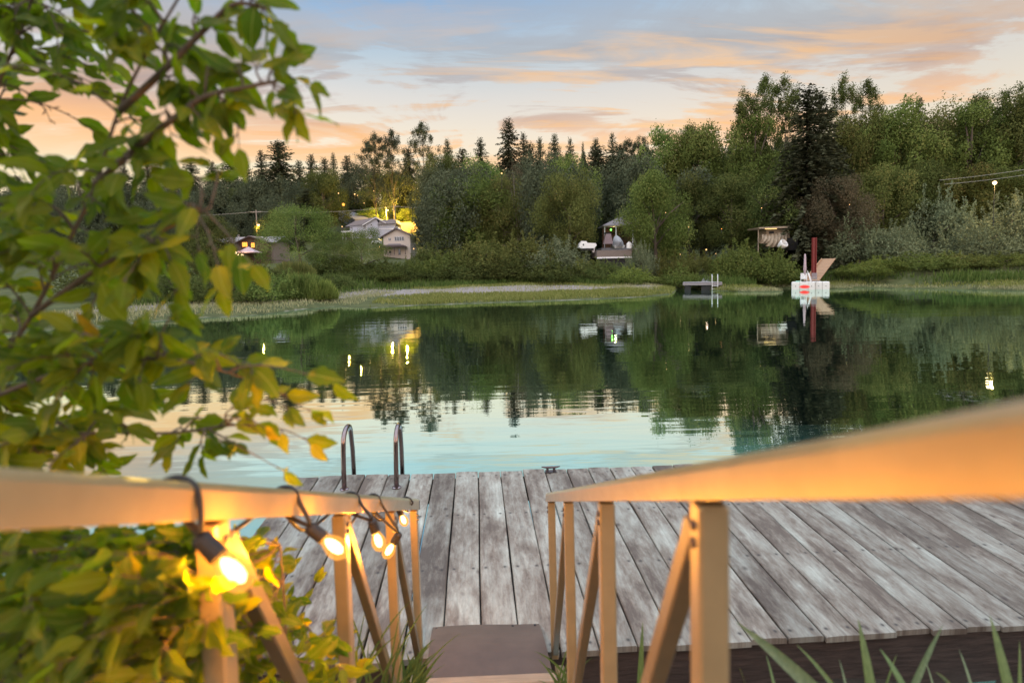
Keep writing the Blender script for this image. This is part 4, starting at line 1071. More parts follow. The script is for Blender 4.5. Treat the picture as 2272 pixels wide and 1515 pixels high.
# ---------- low grey pier on the mud
Pa = at_z(742, 645, .45); Pb = at_z(800, 641, .5); Pc = Vector((at_depth(836, 632, Pb.y + 3).x, Pb.y + 3, 1.2))
o = empty("mud_pier", Pa, "narrow grey wooden pier lying on the mud beside the left point", "pier")
mb = MB(); mb.beam(Pa, Pb, 1.3, .16); mb.build("walkway", M['grey_wood'], o)
mb = MB(); mb.beam(Pb, Pc, 1.5, .16); mb.build("ramp", M['grey_wood'], o)
for q in (Pa.lerp(Pb, .15), Pa.lerp(Pb, .6), Pb, Pc): mb = MB(); mb.tube([q, q - Vector((0, 0, 1.3))], .09, 6); mb.build("post", M['black'], o)

# ---------- white modular float with furniture
n_before = len(COL.objects)
Pw = at_z(1797, 642.5, 0.0); f = Frame(1797, 642.5, Pw.y)
o = empty("floating_dock", f.o, "white plastic modular floating dock beside the red pile", "floating dock")
for x0, x1, y0, dy, dp in ((1755.5, 1774, 626, 0, 2.2), (1774.3, 1793, 626, 0, 2.2), (1793.3, 1808, 626, 0, 2.2), (1808.5, 1824, 626, .6, 2.2), (1824.3, 1840, 626, .6, 2.2)):
    a, b = f.x(x0), f.x(x1); zt, zb = f.z(y0), -.25
    mb = MB(); mb.bbox(((a + b) / 2, f.Y + dy + dp / 2, (zt + zb) / 2), (b - a, dp, zt - zb), None, .05)
    cb = mb.build("float", M['white_plastic'], o)
    mb = MB(); mb.lathe([(.05, 0), (.05, .02)], ((a + b) / 2, f.Y + dy - .02, f.z(635)), (0, 1, 0), 8); mb.build("plug", M['black'], cb)
zt = f.z(626)
o = empty("dock_light", (f.x(1785), f.Y - .06, f.z(638)), "glowing red lens-shaped light on the front of the white dock", "light")
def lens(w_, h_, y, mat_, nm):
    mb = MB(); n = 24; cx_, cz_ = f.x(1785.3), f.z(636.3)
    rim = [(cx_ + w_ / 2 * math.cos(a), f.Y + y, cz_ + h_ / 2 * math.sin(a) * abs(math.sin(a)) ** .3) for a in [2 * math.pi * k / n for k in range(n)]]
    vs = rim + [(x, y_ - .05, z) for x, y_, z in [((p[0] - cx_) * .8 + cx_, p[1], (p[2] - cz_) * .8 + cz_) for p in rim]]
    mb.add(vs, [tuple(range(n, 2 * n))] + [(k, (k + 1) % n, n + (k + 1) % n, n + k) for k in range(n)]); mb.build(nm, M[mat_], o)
lens(24 * f.s, 8.5 * f.s, -.002, 'painted_redhalo', 'lens'); lens(19 * f.s, 4.2 * f.s, -.06, 'lamp_red', 'lamp')  # outer part is a painted halo of glow; the inner core is the lamp
o = empty("parasol", (f.x(1784.5), f.Y + 1.3, zt), "furled white parasol standing on the white floating dock", "parasol")
mb = MB(); b_ = Vector((f.x(1785), f.Y + 1.3, zt))
hs = (f.z(563) - zt)
mb.lathe([(.03, .25), (.16, hs * .42), (.20, hs * .44), (.15, hs * .6), (.12, hs * .9), (.06, hs)], b_, seg=10); mb.build("canopy", M['canopy'], o, smooth=True)
mb = MB(); mb.tube([b_, b_ + Vector((0, 0, hs * .5))], .03, 8); mb.build("pole", M['steel'], o)
mb = MB(); mb.lathe([(.28, 0), (.28, .08), (.08, .12)], b_, seg=12); mb.build("base", M['grey_wood'], o)
def deck_chair(px, wpx, mat_, label, tilt=0):
    x0, x1 = f.x(px - wpx / 2), f.x(px + wpx / 2); yc = f.Y + .75; wd = x1 - x0; xc = (x0 + x1) / 2
    e = empty("deck_chair", (xc, yc, zt), label, "chair", "chairs on the white dock")
    mb = MB()
    for i in range(5): mb.bbox((xc, yc - .25 + i * .12, zt + .36 - i * .015), (wd, .10, .03), None, .006)
    mb.build("seat", M[mat_], e)
    mb = MB()
    for i in range(6): mb.bbox((xc, yc + .30 + i * .045, zt + .42 + i * .10), (wd, .03, .085), None, .006)
    mb.build("backrest", M[mat_], e)
    for sx_ in (-1, 1):
        mb = MB(); mb.bbox((xc + sx_ * wd * .5, yc, zt + .56), (.08, .6, .03), None, .006); mb.build("armrest", M[mat_], e)
        for dy in (-.25, .28): mb = MB(); mb.bbox((xc + sx_ * wd * .45, yc + dy, zt + .27), (.05, .05, .54), None, .004); mb.build("leg", M[mat_], e)
deck_chair(1783, 15, 'white_paint', "white slatted garden chair in front of the furled parasol")
deck_chair(1806.5, 12, 'grey_wood', "grey slatted chair on the white dock next to the gangplank")
o = empty("folded_chair", (f.x(1795), f.Y + .9, zt), "white folded chair leaning beside the white garden chair", "chair")
mb = MB(); mb.beam((f.x(1798), f.Y + .85, zt + .02), (f.x(1791), f.Y + 1.05, f.z(601)), .05, .05); mb.build("frame", M['white_paint'], o)
mb = MB(); mb.beam((f.x(1800), f.Y + 1.1, zt + .02), (f.x(1793), f.Y + 1.25, f.z(606)), .42, .03); mb.build("seat", M['white_paint'], o)
mb = MB(); mb.bbox((f.x(1770), f.Y + .9, zt + .06), (.55, .5, .12), None, .03)
tag(mb.build("cushion", simple('mint', (.30, .52, .40), .8), None, (f.x(1770), f.Y + .9, zt)), "mint green cushion lying on the white dock", "cushion")
turn(tops_since(n_before), Pw, .87)
# red pile
Pp = Vector((f.x(1843.5), f.Y + 3.2, 0)); ztop = EYE.z + (hor(1845) - 527) / FPX * Pp.y
o = empty("mooring_pile", (Pp.x, Pp.y, -1), "tall rust-red steel pile beside the white floating dock", "pile")
mb = MB(); zb, zt2 = -1, ztop
for dx in (-.17, .17): mb.bbox((Pp.x + dx, Pp.y, (zb + zt2) / 2), (.05, .36, zt2 - zb), None, .005)
mb.bbox((Pp.x, Pp.y, (zb + zt2) / 2), (.29, .05, zt2 - zb), None, .005); mb.build("beam", M['red_pile'], o)
mb = MB(); mb.tube([(Pp.x + .3 * math.cos(a), Pp.y + .3 * math.sin(a), zt + .12) for a in [i * math.pi / 8 for i in range(17)]], .03, 6); mb.build("mooring_ring", M['steel'], o)
# tan gangplank up the bank
A = Vector((f.x(1826), f.Y + 2.2, zt + .10)); Bp = at_depth(1838, 574, f.Y + 8)
o = empty("bank_gangplank", A, "tan wooden gangplank climbing the bank behind the red pile", "gangplank")
mb = MB(); d = Bp - A; n = 15
for i in range(n):
    p = A + d * ((i + .5) / n); e2 = A + d * ((i + .86) / n); s2 = A + d * ((i + .05) / n)
    mb.beam(s2, e2, 1.55, .05, bev=.008)
mb.build("deck", M['tan_wood'], o)
for sx_ in (-.83, .83):
    mb = MB(); q = Vector((sx_, 0, 0)); mb.beam(A + q, Bp + q, .07, .16); mb.build("side_rail", M['tan_wood'], o)
mb = MB(); mb.bbox((f.x(1824), f.Y + 2.2, zt - .02), (1.9, .9, .08), None, .02); mb.build("landing_plate", M['white_plastic'], o)
# ------------------------------------------------------------------ near dock
uD = ray(1052, 537).normalized()
D0 = at_depth(1069, 1440, 3.0) - uD * .05
wD = uD.cross(Vector((0, 0, 1))).normalized()
wD = (wD + Vector((0, .012, -.016))).normalized(); wD = (wD - uD * wD.dot(uD)).normalized()
nD = wD.cross(uD).normalized()
def dk(a, b, h=0.0): return D0 + wD * a + uD * b + nD * h
def dk_hit(px, py):
    d = ray(px, py); t = (D0 - EYE).dot(nD) / d.dot(nD); P = EYE + d * t - D0
    return P.dot(wD), P.dot(uD)
LEN = dk_hit(1061, 1046)[1]
aL = dk_hit(693, 1058)[0]; PW = .238
print("DOCK", LEN, aL, dk_hit(1500, 1424), dk_hit(2230, 1366), dk_hit(1550, 1024), D0.z, dk(0, LEN).z)

mt, nt, out = new_mat('weathered_planks')
uv = nt.new("ShaderNodeUVMap"); uv.uv_map = "board"; at = nt.new("ShaderNodeAttribute", attribute_name="tint")
v = uv.outputs[0]
g1 = nt.noise(nt.mapping(v, scale=(30, 2.2, 1)), 1.5, 7, .60, .3)
g2 = nt.noise(nt.mapping(v, scale=(90, 3.2, 1)), 1.4, 4, .6)
mott = nt.noise(nt.mapping(v, scale=(15, 5.0, 1)), 1.0, 9, .78, .2)
bl = nt.noise(nt.mapping(v, scale=(3.6, 1.15, 1)), 1.0, 6, .62, .3)
mv = nt.math('ADD', nt.math('MULTIPLY', bl, .60), nt.math('MULTIPLY', mott, .40))
base = nt.ramp(mv, [(.42, (.100, .074, .056)), (.48, (.175, .145, .114)), (.54, (.250, .230, .190)), (.63, (.350, .350, .298))])
gg = nt.math('MULTIPLY_ADD', g1, .9, .55); gc = nt.new("ShaderNodeCombineXYZ"); [nt.l.new(gg, gc.inputs[i]) for i in range(3)]
base = nt.mix(1.0, base, gc.outputs[0], 'MULTIPLY')
base = nt.mix(nt.ramp(g2, [(.60, 0.0), (.72, .5)]), base, (.075, .055, .05))
vo = nt.new("ShaderNodeTexVoronoi"); nt.l.new(nt.mapping(v, scale=(5.6, 4.2, 1)), vo.inputs['Vector']); vo.inputs['Scale'].default_value = 1.0
kn = nt.ramp(vo.outputs['Distance'], [(.03, .85), (.09, .45), (.15, 0.0)])
base = nt.mix(kn, base, (.055, .038, .032))
u0 = nt.new("ShaderNodeUVMap"); u0.uv_map = "plain"; s0 = nt.new("ShaderNodeSeparateXYZ"); nt.l.new(u0.outputs[0], s0.inputs[0])
nx_ = nt.math('SUBTRACT', nt.math('ABSOLUTE', s0.outputs[0]), .072); ny_ = nt.math('SUBTRACT', nt.math('ABSOLUTE', nt.math('SUBTRACT', nt.math('FLOORED_MODULO', nt.math('ADD', s0.outputs[1], .33), .78), .39)), 0.0)
nd = nt.math('SQRT', nt.math('ADD', nt.math('MULTIPLY', nx_, nx_), nt.math('MULTIPLY', ny_, ny_)))
base = nt.mix(nt.ramp(nd, [(.006, .9), (.012, .35), (.022, 0.0)]), base, (.03, .024, .022))
tone = nt.math('MULTIPLY_ADD', at.outputs['Fac'], .42, .68)
cmb_ = nt.new("ShaderNodeCombineXYZ"); [nt.l.new(tone, cmb_.inputs[i]) for i in range(3)]
base = nt.mix(1.0, base, cmb_.outputs[0], 'MULTIPLY')
p = nt.new("ShaderNodeBsdfPrincipled"); nt.put(p.inputs['Base Color'], base); nt.put(p.inputs['Roughness'], nt.math('MULTIPLY_ADD', bl, .3, .48)); p.inputs['Specular IOR Level'].default_value = .35
hgt = nt.math('SUBTRACT', nt.math('ADD', nt.math('MULTIPLY', g1, .6), nt.math('MULTIPLY', g2, .3)), nt.math('MULTIPLY', kn, .4))
nt.l.new(nt.bump(hgt, .55, .006), p.inputs['Normal']); nt.l.new(p.outputs[0], out.inputs[0]); M['planks'] = mt

def boards(name, items, mat, parent, th=.038):
    """items: (a centre, width, b0, b1, h) in dock coordinates -> one mesh with board-space UVs"""
    me = bpy.data.meshes.new(name); bm = bmesh.new(); uvl = bm.loops.layers.uv.new("board"); uvp = bm.loops.layers.uv.new("plain"); tl = bm.faces.layers.float.new("tint")
    org = Vector(root_of(parent).location)
    for (a, wd, b0, b1, h) in items:
        nb = 14; off = (random.uniform(0, 30), random.uniform(0, 30)); tn = random.uniform(0, 1)
        cup = random.uniform(-.002, .004); tw = random.uniform(-.004, .004)
        rows = []
        for j in range(nb + 1):
            b = b0 + (b1 - b0) * j / nb; row = []
            for (x, z) in ((-.5, -th), (-.5, -.006), (-.47, 0), (-.16, cup), (.16, cup), (.47, 0), (.5, -.006), (.5, -th)):
                wob = .0025 * math.sin(b * 3.1 + off[0])
                q = dk(a + x * wd + wob, b, h + z + tw * math.sin(b * 1.3 + off[1]) + x * tw) - org
                row.append((bm.verts.new(q), (x * wd, b)))
            rows.append(row)
        def face(q):
            f_ = bm.faces.new([t[0] for t in q]); f_[tl] = tn
            for lp, t in zip(f_.loops, q): lp[uvl].uv = (t[1][0] + off[0], t[1][1] + off[1]); lp[uvp].uv = t[1]
        for j in range(nb):
            for k in range(7): face([rows[j][k], rows[j][k + 1], rows[j + 1][k + 1], rows[j + 1][k]])
            face([rows[j][7], rows[j][0], rows[j + 1][0], rows[j + 1][7]])
        face(rows[0][::-1]); face(rows[-1])
    bmesh.ops.recalc_face_normals(bm, faces=bm.faces); bm.to_mesh(me); bm.free()
    me.materials.append(mat); me.update(); return link(name, me, parent)

dock = empty("wooden_dock", dk(0, 0), "weathered grey plank swim dock at the foot of the gangway", "dock")
a0 = dk_hit(1030, 1200)[0]
seam = dk_hit(1061, 1046)[0]
n0 = math.floor((aL - seam) / PW); items = []
aR = dk_hit(2272, 1015)[0] + 1.6
k = n0
while seam + k * PW < aR:
    items.append((seam + (k + .5) * PW, PW - random.uniform(.009, .014), random.uniform(-.012, .012), LEN + random.uniform(-.012, .012), random.uniform(-.003, .003))); k += 1
boards("deck", items, M['planks'], dock)
xL = seam + n0 * PW; xR = seam + k * PW
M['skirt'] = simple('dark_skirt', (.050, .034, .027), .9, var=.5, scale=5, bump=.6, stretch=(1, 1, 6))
def dkbox(mb, a0_, a1_, b0, b1, h0, h1):
    pts = [dk(a, b, h) for h in (h0, h1) for b in (b0, b1) for a in (a0_, a1_)]
    mb.add(pts, [(0, 2, 3, 1), (4, 5, 7, 6), (0, 1, 5, 4), (2, 6, 7, 3), (0, 4, 6, 2), (1, 3, 7, 5)])
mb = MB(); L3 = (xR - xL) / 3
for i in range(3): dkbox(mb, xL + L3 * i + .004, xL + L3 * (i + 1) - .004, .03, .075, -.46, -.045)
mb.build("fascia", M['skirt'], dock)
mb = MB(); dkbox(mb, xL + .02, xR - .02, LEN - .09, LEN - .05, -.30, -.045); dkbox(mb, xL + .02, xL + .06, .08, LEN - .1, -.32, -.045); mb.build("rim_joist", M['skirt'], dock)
mb = MB()
for q in np.arange(xL + .25, xR - .6, 1.3): dkbox(mb, q, q + .8, .3, LEN - .3, -.72, -.09)
mb.build("float", M['black'], dock)
# cleat
M['cleat'] = simple('cleat_metal', (.10, .085, .09), .45, metal=.8, var=.2)
ca, cb = dk_hit(1222, 1047)
mb = MB()
for q in (-.035, .035): mb.tube([dk(ca + q * 1.1, cb, .0), dk(ca + q, cb, .05)], [.016, .012], 8)
mb.tube([dk(ca - .10, cb, .062), dk(ca - .06, cb, .055), dk(ca, cb, .053), dk(ca + .06, cb, .055), dk(ca + .10, cb, .062)], [.006, .011, .014, .011, .006], 8)
dkbox(mb, ca - .06, ca + .06, cb - .025, cb + .025, .001, .010); mb.build("cleat", M['cleat'], dock, smooth=False)
# swim ladder
M['stainless'] = simple('stainless', (.24, .18, .17), .22, metal=1.0, var=.12, scale=14)
la1, lb1 = dk_hit(764, 1086); la2, _ = dk_hit(879, 1085)
lad = empty("swim_ladder", dk(la1, lb1), "stainless steel swim ladder with two tall hoops on the dock edge", "ladder")
def ladder_h(px, ybase, ytop):
    a, b = dk_hit(px, ybase); P = dk(a, b); return (ybase - ytop) / FPX * P.y
hh = ladder_h(764, 1086, 955)
for a in (la1, la2):
    pts = [dk(a, lb1, 0), dk(a, lb1 + .005, hh * .35), dk(a, lb1 + .02, hh * .70)]
    r_a = (LEN + .06 - lb1) / 2
    for i in range(9):
        t = math.pi * i / 8; pts.append(dk(a, lb1 + .03 + (r_a - .03) * (1 - math.cos(t)), hh * .80 + (hh * .20) * math.sin(t)))
    pts += [dk(a, LEN + .08, hh * .45), dk(a, LEN + .10, 0), dk(a, LEN + .10, -1.1)]
    mb = MB(); mb.tube(pts, .024, 12); mb.build("handrail", M['stainless'], lad, smooth=True)
    mb = MB(); mb.lathe([(.045, .001), (.045, .008), (.028, .014)], dk(a, lb1, .003), nD, 14); mb.build("foot_flange", M['stainless'], lad)
for h in (-.12, -.42, -.72):
    mb = MB(); dkbox(mb, la1, la2, LEN + .07, LEN + .13, h - .012, h + .012); mb.build("rung", M['stainless'], lad)

# ------------------------------------------------------------------ gangway
ZF = 3.0
Rb = [at_depth(1211, 1112.5, ZF), at_depth(2272, 1106, .253)]       # lower inner edge, right rail
Lb = [at_depth(931, 1130, ZF), at_depth(0, 1178, .486)]            # lower inner edge, left rail
def ext(a, b, Yt): d = b - a; return a + d * ((Yt - a.y) / d.y)
gdir = ((Rb[0] - ext(*Rb, -.9)).normalized() + (Lb[0] - ext(*Lb, -.9)).normalized()).normalized()
side = gdir.cross(Vector((0, 0, 1))).normalized(); gup = side.cross(gdir).normalized()
print("GANG slope", math.degrees(math.asin(-gdir.z)), gdir, Lb[0], Rb[0])

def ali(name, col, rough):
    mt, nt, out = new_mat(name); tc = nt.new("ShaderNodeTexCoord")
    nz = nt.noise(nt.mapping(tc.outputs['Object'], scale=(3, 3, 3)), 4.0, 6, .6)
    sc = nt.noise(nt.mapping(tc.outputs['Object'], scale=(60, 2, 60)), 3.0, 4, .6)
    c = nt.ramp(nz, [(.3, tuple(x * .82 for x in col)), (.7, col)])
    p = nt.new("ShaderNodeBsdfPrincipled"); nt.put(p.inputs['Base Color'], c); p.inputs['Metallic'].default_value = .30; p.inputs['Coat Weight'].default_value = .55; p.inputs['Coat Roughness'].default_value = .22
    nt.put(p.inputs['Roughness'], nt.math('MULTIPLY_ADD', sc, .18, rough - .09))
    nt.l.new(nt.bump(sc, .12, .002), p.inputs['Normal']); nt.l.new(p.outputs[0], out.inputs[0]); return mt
M['ali'] = ali('brushed_aluminium', (.37, .27, .14), .36)
M['ali_dark'] = ali('darker_aluminium', (.21, .155, .08), .5)  # darker, rougher tone of the rail metal
HP = .97
gw = empty("gangway", Vector((0, 2.75, .45)), "narrow aluminium gangway with braced handrails leading down to the dock", "gangway")
RW, RH = .055, .044
RHS = {-1: .046, 1: .036}
YB = -1.1
railA = {}
for nm, ends, sgn in (("left", Lb, -1), ("right", Rb, 1)):
    a, b = ends[0], ext(*ends, YB)
    off = side * (sgn * RW / 2) + gup * (RHS[sgn] / 2)
    h_, c_ = RHS[sgn], (.014 if sgn > 0 else .015)                 # square tube with well rounded upper edges
    prof = [(.001, 0), (0, .001), (0, h_), (c_ * .22, h_ + c_ * .48), (c_ * .6, h_ + c_ * .80), (c_ * 1.1, h_ + c_ * .9), (RW - c_ * 1.1, h_ + c_ * .9), (RW - c_ * .5, h_ + c_ * .75), (RW, h_), (RW, .001), (RW - .001, 0)]
    mb = MB(); k_ = len(prof)
    mb.add([q + side * (sgn * o_) + gup * u_ for q in (a, b) for o_, u_ in prof], [tuple(range(k_)), tuple(range(2 * k_ - 1, k_ - 1, -1))] + [(t_, (t_ + 1) % k_, (t_ + 1) % k_ + k_, t_ + k_) for t_ in range(k_)])
    mb.build("top_rail", M['ali'], gw)
    railA[sgn] = (a + side * (sgn * RW / 2), b + side * (sgn * RW / 2))
def on_rail(sgn, Yt): return ext(railA[sgn][0], railA[sgn][1], Yt)
plumb = Vector((.006, .0, -1)).normalized()
posts = {-1: (2.955, 2.33, 1.60, .89, .18, -.52), 1: (2.95, 2.19, 1.40, .705, .02, -.66)}
PWD = .042
for sgn in (-1, 1):
    ys = posts[sgn]
    for i, yy in enumerate(ys):
        t = on_rail(sgn, yy); 
        mb = MB(); mb.beam(t - gup * .001, t + plumb * (HP if i else HP * .98), PWD, PWD, up=(1, 0, 0), bev=.004); po = mb.build("post", M['ali'], gw)
        mb = MB(); mb.lathe([(.0075, .0), (.0075, .004), (.004, .006)], t + plumb * .035 - side * (sgn * (PWD / 2)), -side * sgn, 6); mb.lathe([(.0075, .0), (.0075, .004), (.004, .006)], t + plumb * .06 - side * (sgn * (PWD / 2)), -side * sgn, 6); mb.build("bolt", M['cleat'], po)
    for i in range(1, len(ys)):
        t = on_rail(sgn, ys[i] + .045) - gup * .03; e = on_rail(sgn, ys[i - 1] - .03) + plumb * (HP - .06)
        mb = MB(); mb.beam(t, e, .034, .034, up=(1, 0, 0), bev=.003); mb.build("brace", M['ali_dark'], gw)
    a, b = railA[sgn][0] + plumb * HP, railA[sgn][1] + plumb * HP
    a = ext(a, b, 2.70)
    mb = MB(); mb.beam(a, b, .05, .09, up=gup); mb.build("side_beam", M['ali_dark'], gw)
# ramp boards
mb = MB(); lc, rc = on_rail(-1, 2.70) + plumb * HP, on_rail(1, 2.70) + plumb * HP
M['ramp_wood'] = simple('ramp_wood', (.30, .22, .15), .85, var=.3, scale=8, bump=.4, stretch=(1, 8, 8))
n = 26
for i in range(n):
    y0 = 2.62 - i * .145; l = on_rail(-1, y0) + plumb * (HP - .03); r_ = on_rail(1, y0) + plumb * (HP - .03)
    c = (l + r_) / 2; mb.beam(c, c - gdir * .135, (r_ - l).length - .06, .03, up=gup, bev=.004)
mb.build("walkway", M['ramp_wood'], gw)
# transition plate at the foot
M['plate'] = simple('rubber_plate', (.085, .060, .047), .6, var=.42, scale=2.6, bump=.25)
c0 = [dk_hit(*q) for q in ((960, 1394), (1196, 1384))]
mb = MB(); nu, nv = 10, 8; vs = []; fs = []
Pn = [at_depth(945, 1507, 2.66), at_depth(1227, 1497, 2.66)]; Pf = [dk(*c0[0], .010), dk(*c0[1], .010)]
for lay in (0, -.012):
    for j in range(nv + 1):
        for i in range(nu + 1):
            u, v_ = i / nu, j / nv; p = Pn[0].lerp(Pn[1], u).lerp(Pf[0].lerp(Pf[1], u), v_)
            p = p + Vector((0, 0, lay + .055 * math.sin(v_ * math.pi) * .55 + .006 * math.sin(u * 5)))
            vs.append(p)
m_ = (nu + 1) * (nv + 1)
for L_ in (0, 1):
    for j in range(nv):
        for i in range(nu):
            a = L_ * m_ + j * (nu + 1) + i; q = (a, a + 1, a + nu + 2, a + nu + 1); fs.append(q if L_ == 0 else q[::-1])
rim = [i for i in range(nu + 1)] + [j * (nu + 1) + nu for j in range(1, nv + 1)] + [nv * (nu + 1) + i for i in range(nu - 1, -1, -1)] + [j * (nu + 1) for j in range(nv - 1, 0, -1)]
for i in range(len(rim)): a, b = rim[i], rim[(i + 1) % len(rim)]; fs.append((a, a + m_, b + m_, b))
mb.add(vs, fs); tp = mb.build("transition_plate", M['plate'], gw, smooth=False)
mb = MB()
for u in (.04, .25, .5, .75, .96):
    p = Pf[0].lerp(Pf[1], u) + Vector((0, -.03, .006)); mb.lathe([(.008, 0), (.007, .005)], p, nD, 8)
mb.build("screw_heads", M['black'], tp)

# ------------------------------------------------------------------ string lights
mt, nt, out = new_mat('bulb_glass')
lw = nt.new("ShaderNodeLayerWeight"); lw.inputs[0].default_value = .35
e = nt.new("ShaderNodeEmission"); e.inputs[0].default_value = (1.0, .40, .07, 1); e.inputs[1].default_value = 1.5
tr = nt.new("ShaderNodeBsdfTransparent"); tr.inputs[0].default_value = (1, .9, .75, 1)
mx = nt.new("ShaderNodeMixShader"); nt.put(mx.inputs[0], nt.math('MULTIPLY_ADD', lw.outputs['Facing'], .25, .38))
nt.l.new(tr.outputs[0], mx.inputs[1]); nt.l.new(e.outputs[0], mx.inputs[2]); nt.l.new(mx.outputs[0], out.inputs[0]); M['bulb_glass'] = mt
M['filament'] = emissive('filament', (1.0, .72, .36), 9.0)
M['rubber'] = simple('black_rubber', (.022, .018, .016), .6, var=.2)
sl = empty("string_lights", on_rail(-1, 2.0), "string of warm glowing bulbs wrapped along the left handrail", "string lights")
def bulb(top, axis, sc=1.0):
    ax = Vector(axis).normalized()
    mb = MB(); mb.lathe([(.008, -.010), (.015, -.004), (.016, .034), (.014, .040)], top, ax, 12); so = mb.build("socket", M['rubber'], sl, smooth=False)
    mb = MB(); mb.lathe([(.013, .040), (.016, .050), (.023, .068), (.0245, .082), (.020, .098), (.010, .108), (.002, .110)], top, ax, 16); mb.build("bulb", M['bulb_glass'], so, smooth=True)
    mb = MB(); c = Vector(top)
    mb.lathe([(.002, .044), (.007, .050), (.0115, .062), (.0125, .076), (.0095, .090), (.002, .097)], top, ax, 12)
    mb.build("filament", M['filament'], so, smooth=True)
    lamp("glow", c + ax * .075, BULB_W * sc, (1.0, .40, .035), .022, sl)
BULB_W = 36.0
spec = [((466, 1196), .80, (.45, .1, -.62), 1), ((690, 1172), 1.20, (.50, .1, -.50), 1), ((826, 1158), 1.72, (.18, .1, -.8), 1), ((884, 1186), 2.02, (-.38, .0, -.6), 1), ((884, 1128), 2.72, (.2, .1, -.6), .8)]
tops = []
for (px, py), Yd, ax, sc in spec:
    t = at_depth(px, py, Yd); t = t - side * (.012 if Yd < 1 else 0); tops.append(t); bulb(t, ax, sc)
for yy in (.38, -.10):
    t = on_rail(-1, yy) + side * .01 - Vector((0, 0, .10)); tops.insert(0 if yy < .2 else 0, t); bulb(t, (.2, .1, -.9), .3)
tops = sorted(tops, key=lambda p: p.y)
pts = []
for i, t in enumerate(tops):
    rl = on_rail(-1, t.y)
    def ring(dy, ang): 
        q = on_rail(-1, t.y + dy); return q + gup * .029 + side * (math.cos(ang) * (RW / 2 + .005)) + gup * (math.sin(ang) * (.029 + .007))
    pts += [ring(-.034, math.pi), ring(-.030, math.pi * .75), ring(-.024, math.pi * .5), ring(-.018, math.pi * .25), ring(-.010, 0), t + Vector((0, -.005, .012)), ring(.03, -math.pi * .45), ring(.05, -math.pi * .7)]
    if i < len(tops) - 1:
        nx_ = tops[i + 1]; md = on_rail(-1, (t.y + nx_.y) / 2); pts.append(md - side * .045 + gup * (.012 if t.y < .7 else -.04))
mb = MB()
sm = []
for i in range(len(pts) - 1):
    p0 = pts[max(i - 1, 0)]; p1 = pts[i]; p2 = pts[i + 1]; p3 = pts[min(i + 2, len(pts) - 1)]
    for k in range(4):
        u = k / 4; sm.append(.5 * ((2 * p1) + (p2 - p0) * u + (2 * p0 - 5 * p1 + 4 * p2 - p3) * u * u + (3 * p1 - p0 - 3 * p2 + p3) * u ** 3))
mb.tube(sm, .0052, 7); mb.build("cable", M['rubber'], sl, smooth=True)
e_ = on_rail(-1, 2.98); mb = MB(); mb.box(e_ + gup * .02 + Vector((.0, .012, 0)), (.056, .012, .05)); mb.build("end_clip", M['rubber'], sl)
# ------------------------------------------------------------------ foreground leaves
mt, nt, out = new_mat('near_leaf')
at = nt.new("ShaderNodeAttribute", attribute_name="tint"); uv = nt.new("ShaderNodeUVMap"); uv.uv_map = "leaf"
sp = nt.new("ShaderNodeSeparateXYZ"); nt.l.new(uv.outputs[0], sp.inputs[0])
c = nt.ramp(at.outputs['Fac'], [(0.0, (.046, .088, .009)), (.38, (.088, .128, .007)), (.70, (.160, .165, .006)), (.85, (.29, .22, .008)), (1.0, (.29, .15, .012))])
geo = nt.new("ShaderNodeNewGeometry")
nz = nt.noise(geo.outputs['Position'], 45, 4, .6)
c = nt.mix(nt.ramp(nz, [(.5, 0.0), (.75, .55)]), c, (.12, .095, .012))
wv = nt.math('ABSOLUTE', sp.outputs[1])
vein = nt.ramp(wv, [(0.0, 1.0), (.035, .6), (.07, 0.0)])
ribs = nt.math('SINE', nt.math('MULTIPLY', nt.math('SUBTRACT', sp.outputs[0], nt.math('MULTIPLY', wv, .55)), 44.0))
vein = nt.math('MAXIMUM', vein, nt.ramp(ribs, [(.90, 0.0), (1.0, .45)]))
c = nt.mix(nt.math('MULTIPLY', vein, .5), c, (.26, .27, .07))
under = nt.mix(.28, c, (.17, .20, .12))
col = nt.mix(geo.outputs['Backfacing'], c, under)
p = nt.new("ShaderNodeBsdfPrincipled"); nt.put(p.inputs['Base Color'], col); p.inputs['Roughness'].default_value = .52; p.inputs['Specular IOR Level'].default_value = .16
nt.l.new(nt.bump(vein, .25, .002), p.inputs['Normal'])
t = nt.new("ShaderNodeBsdfTranslucent"); hs = nt.new("ShaderNodeHueSaturation"); hs.inputs['Value'].default_value = 3.0; hs.inputs['Saturation'].default_value = 1.1; nt.put(hs.inputs['Color'], c); nt.l.new(hs.outputs[0], t.inputs[0])
mx = nt.new("ShaderNodeMixShader"); mx.inputs[0].default_value = .52; nt.l.new(p.outputs[0], mx.inputs[1]); nt.l.new(t.outputs[0], mx.inputs[2]); nt.l.new(mx.outputs[0], out.inputs[0])
M['leaf'] = mt

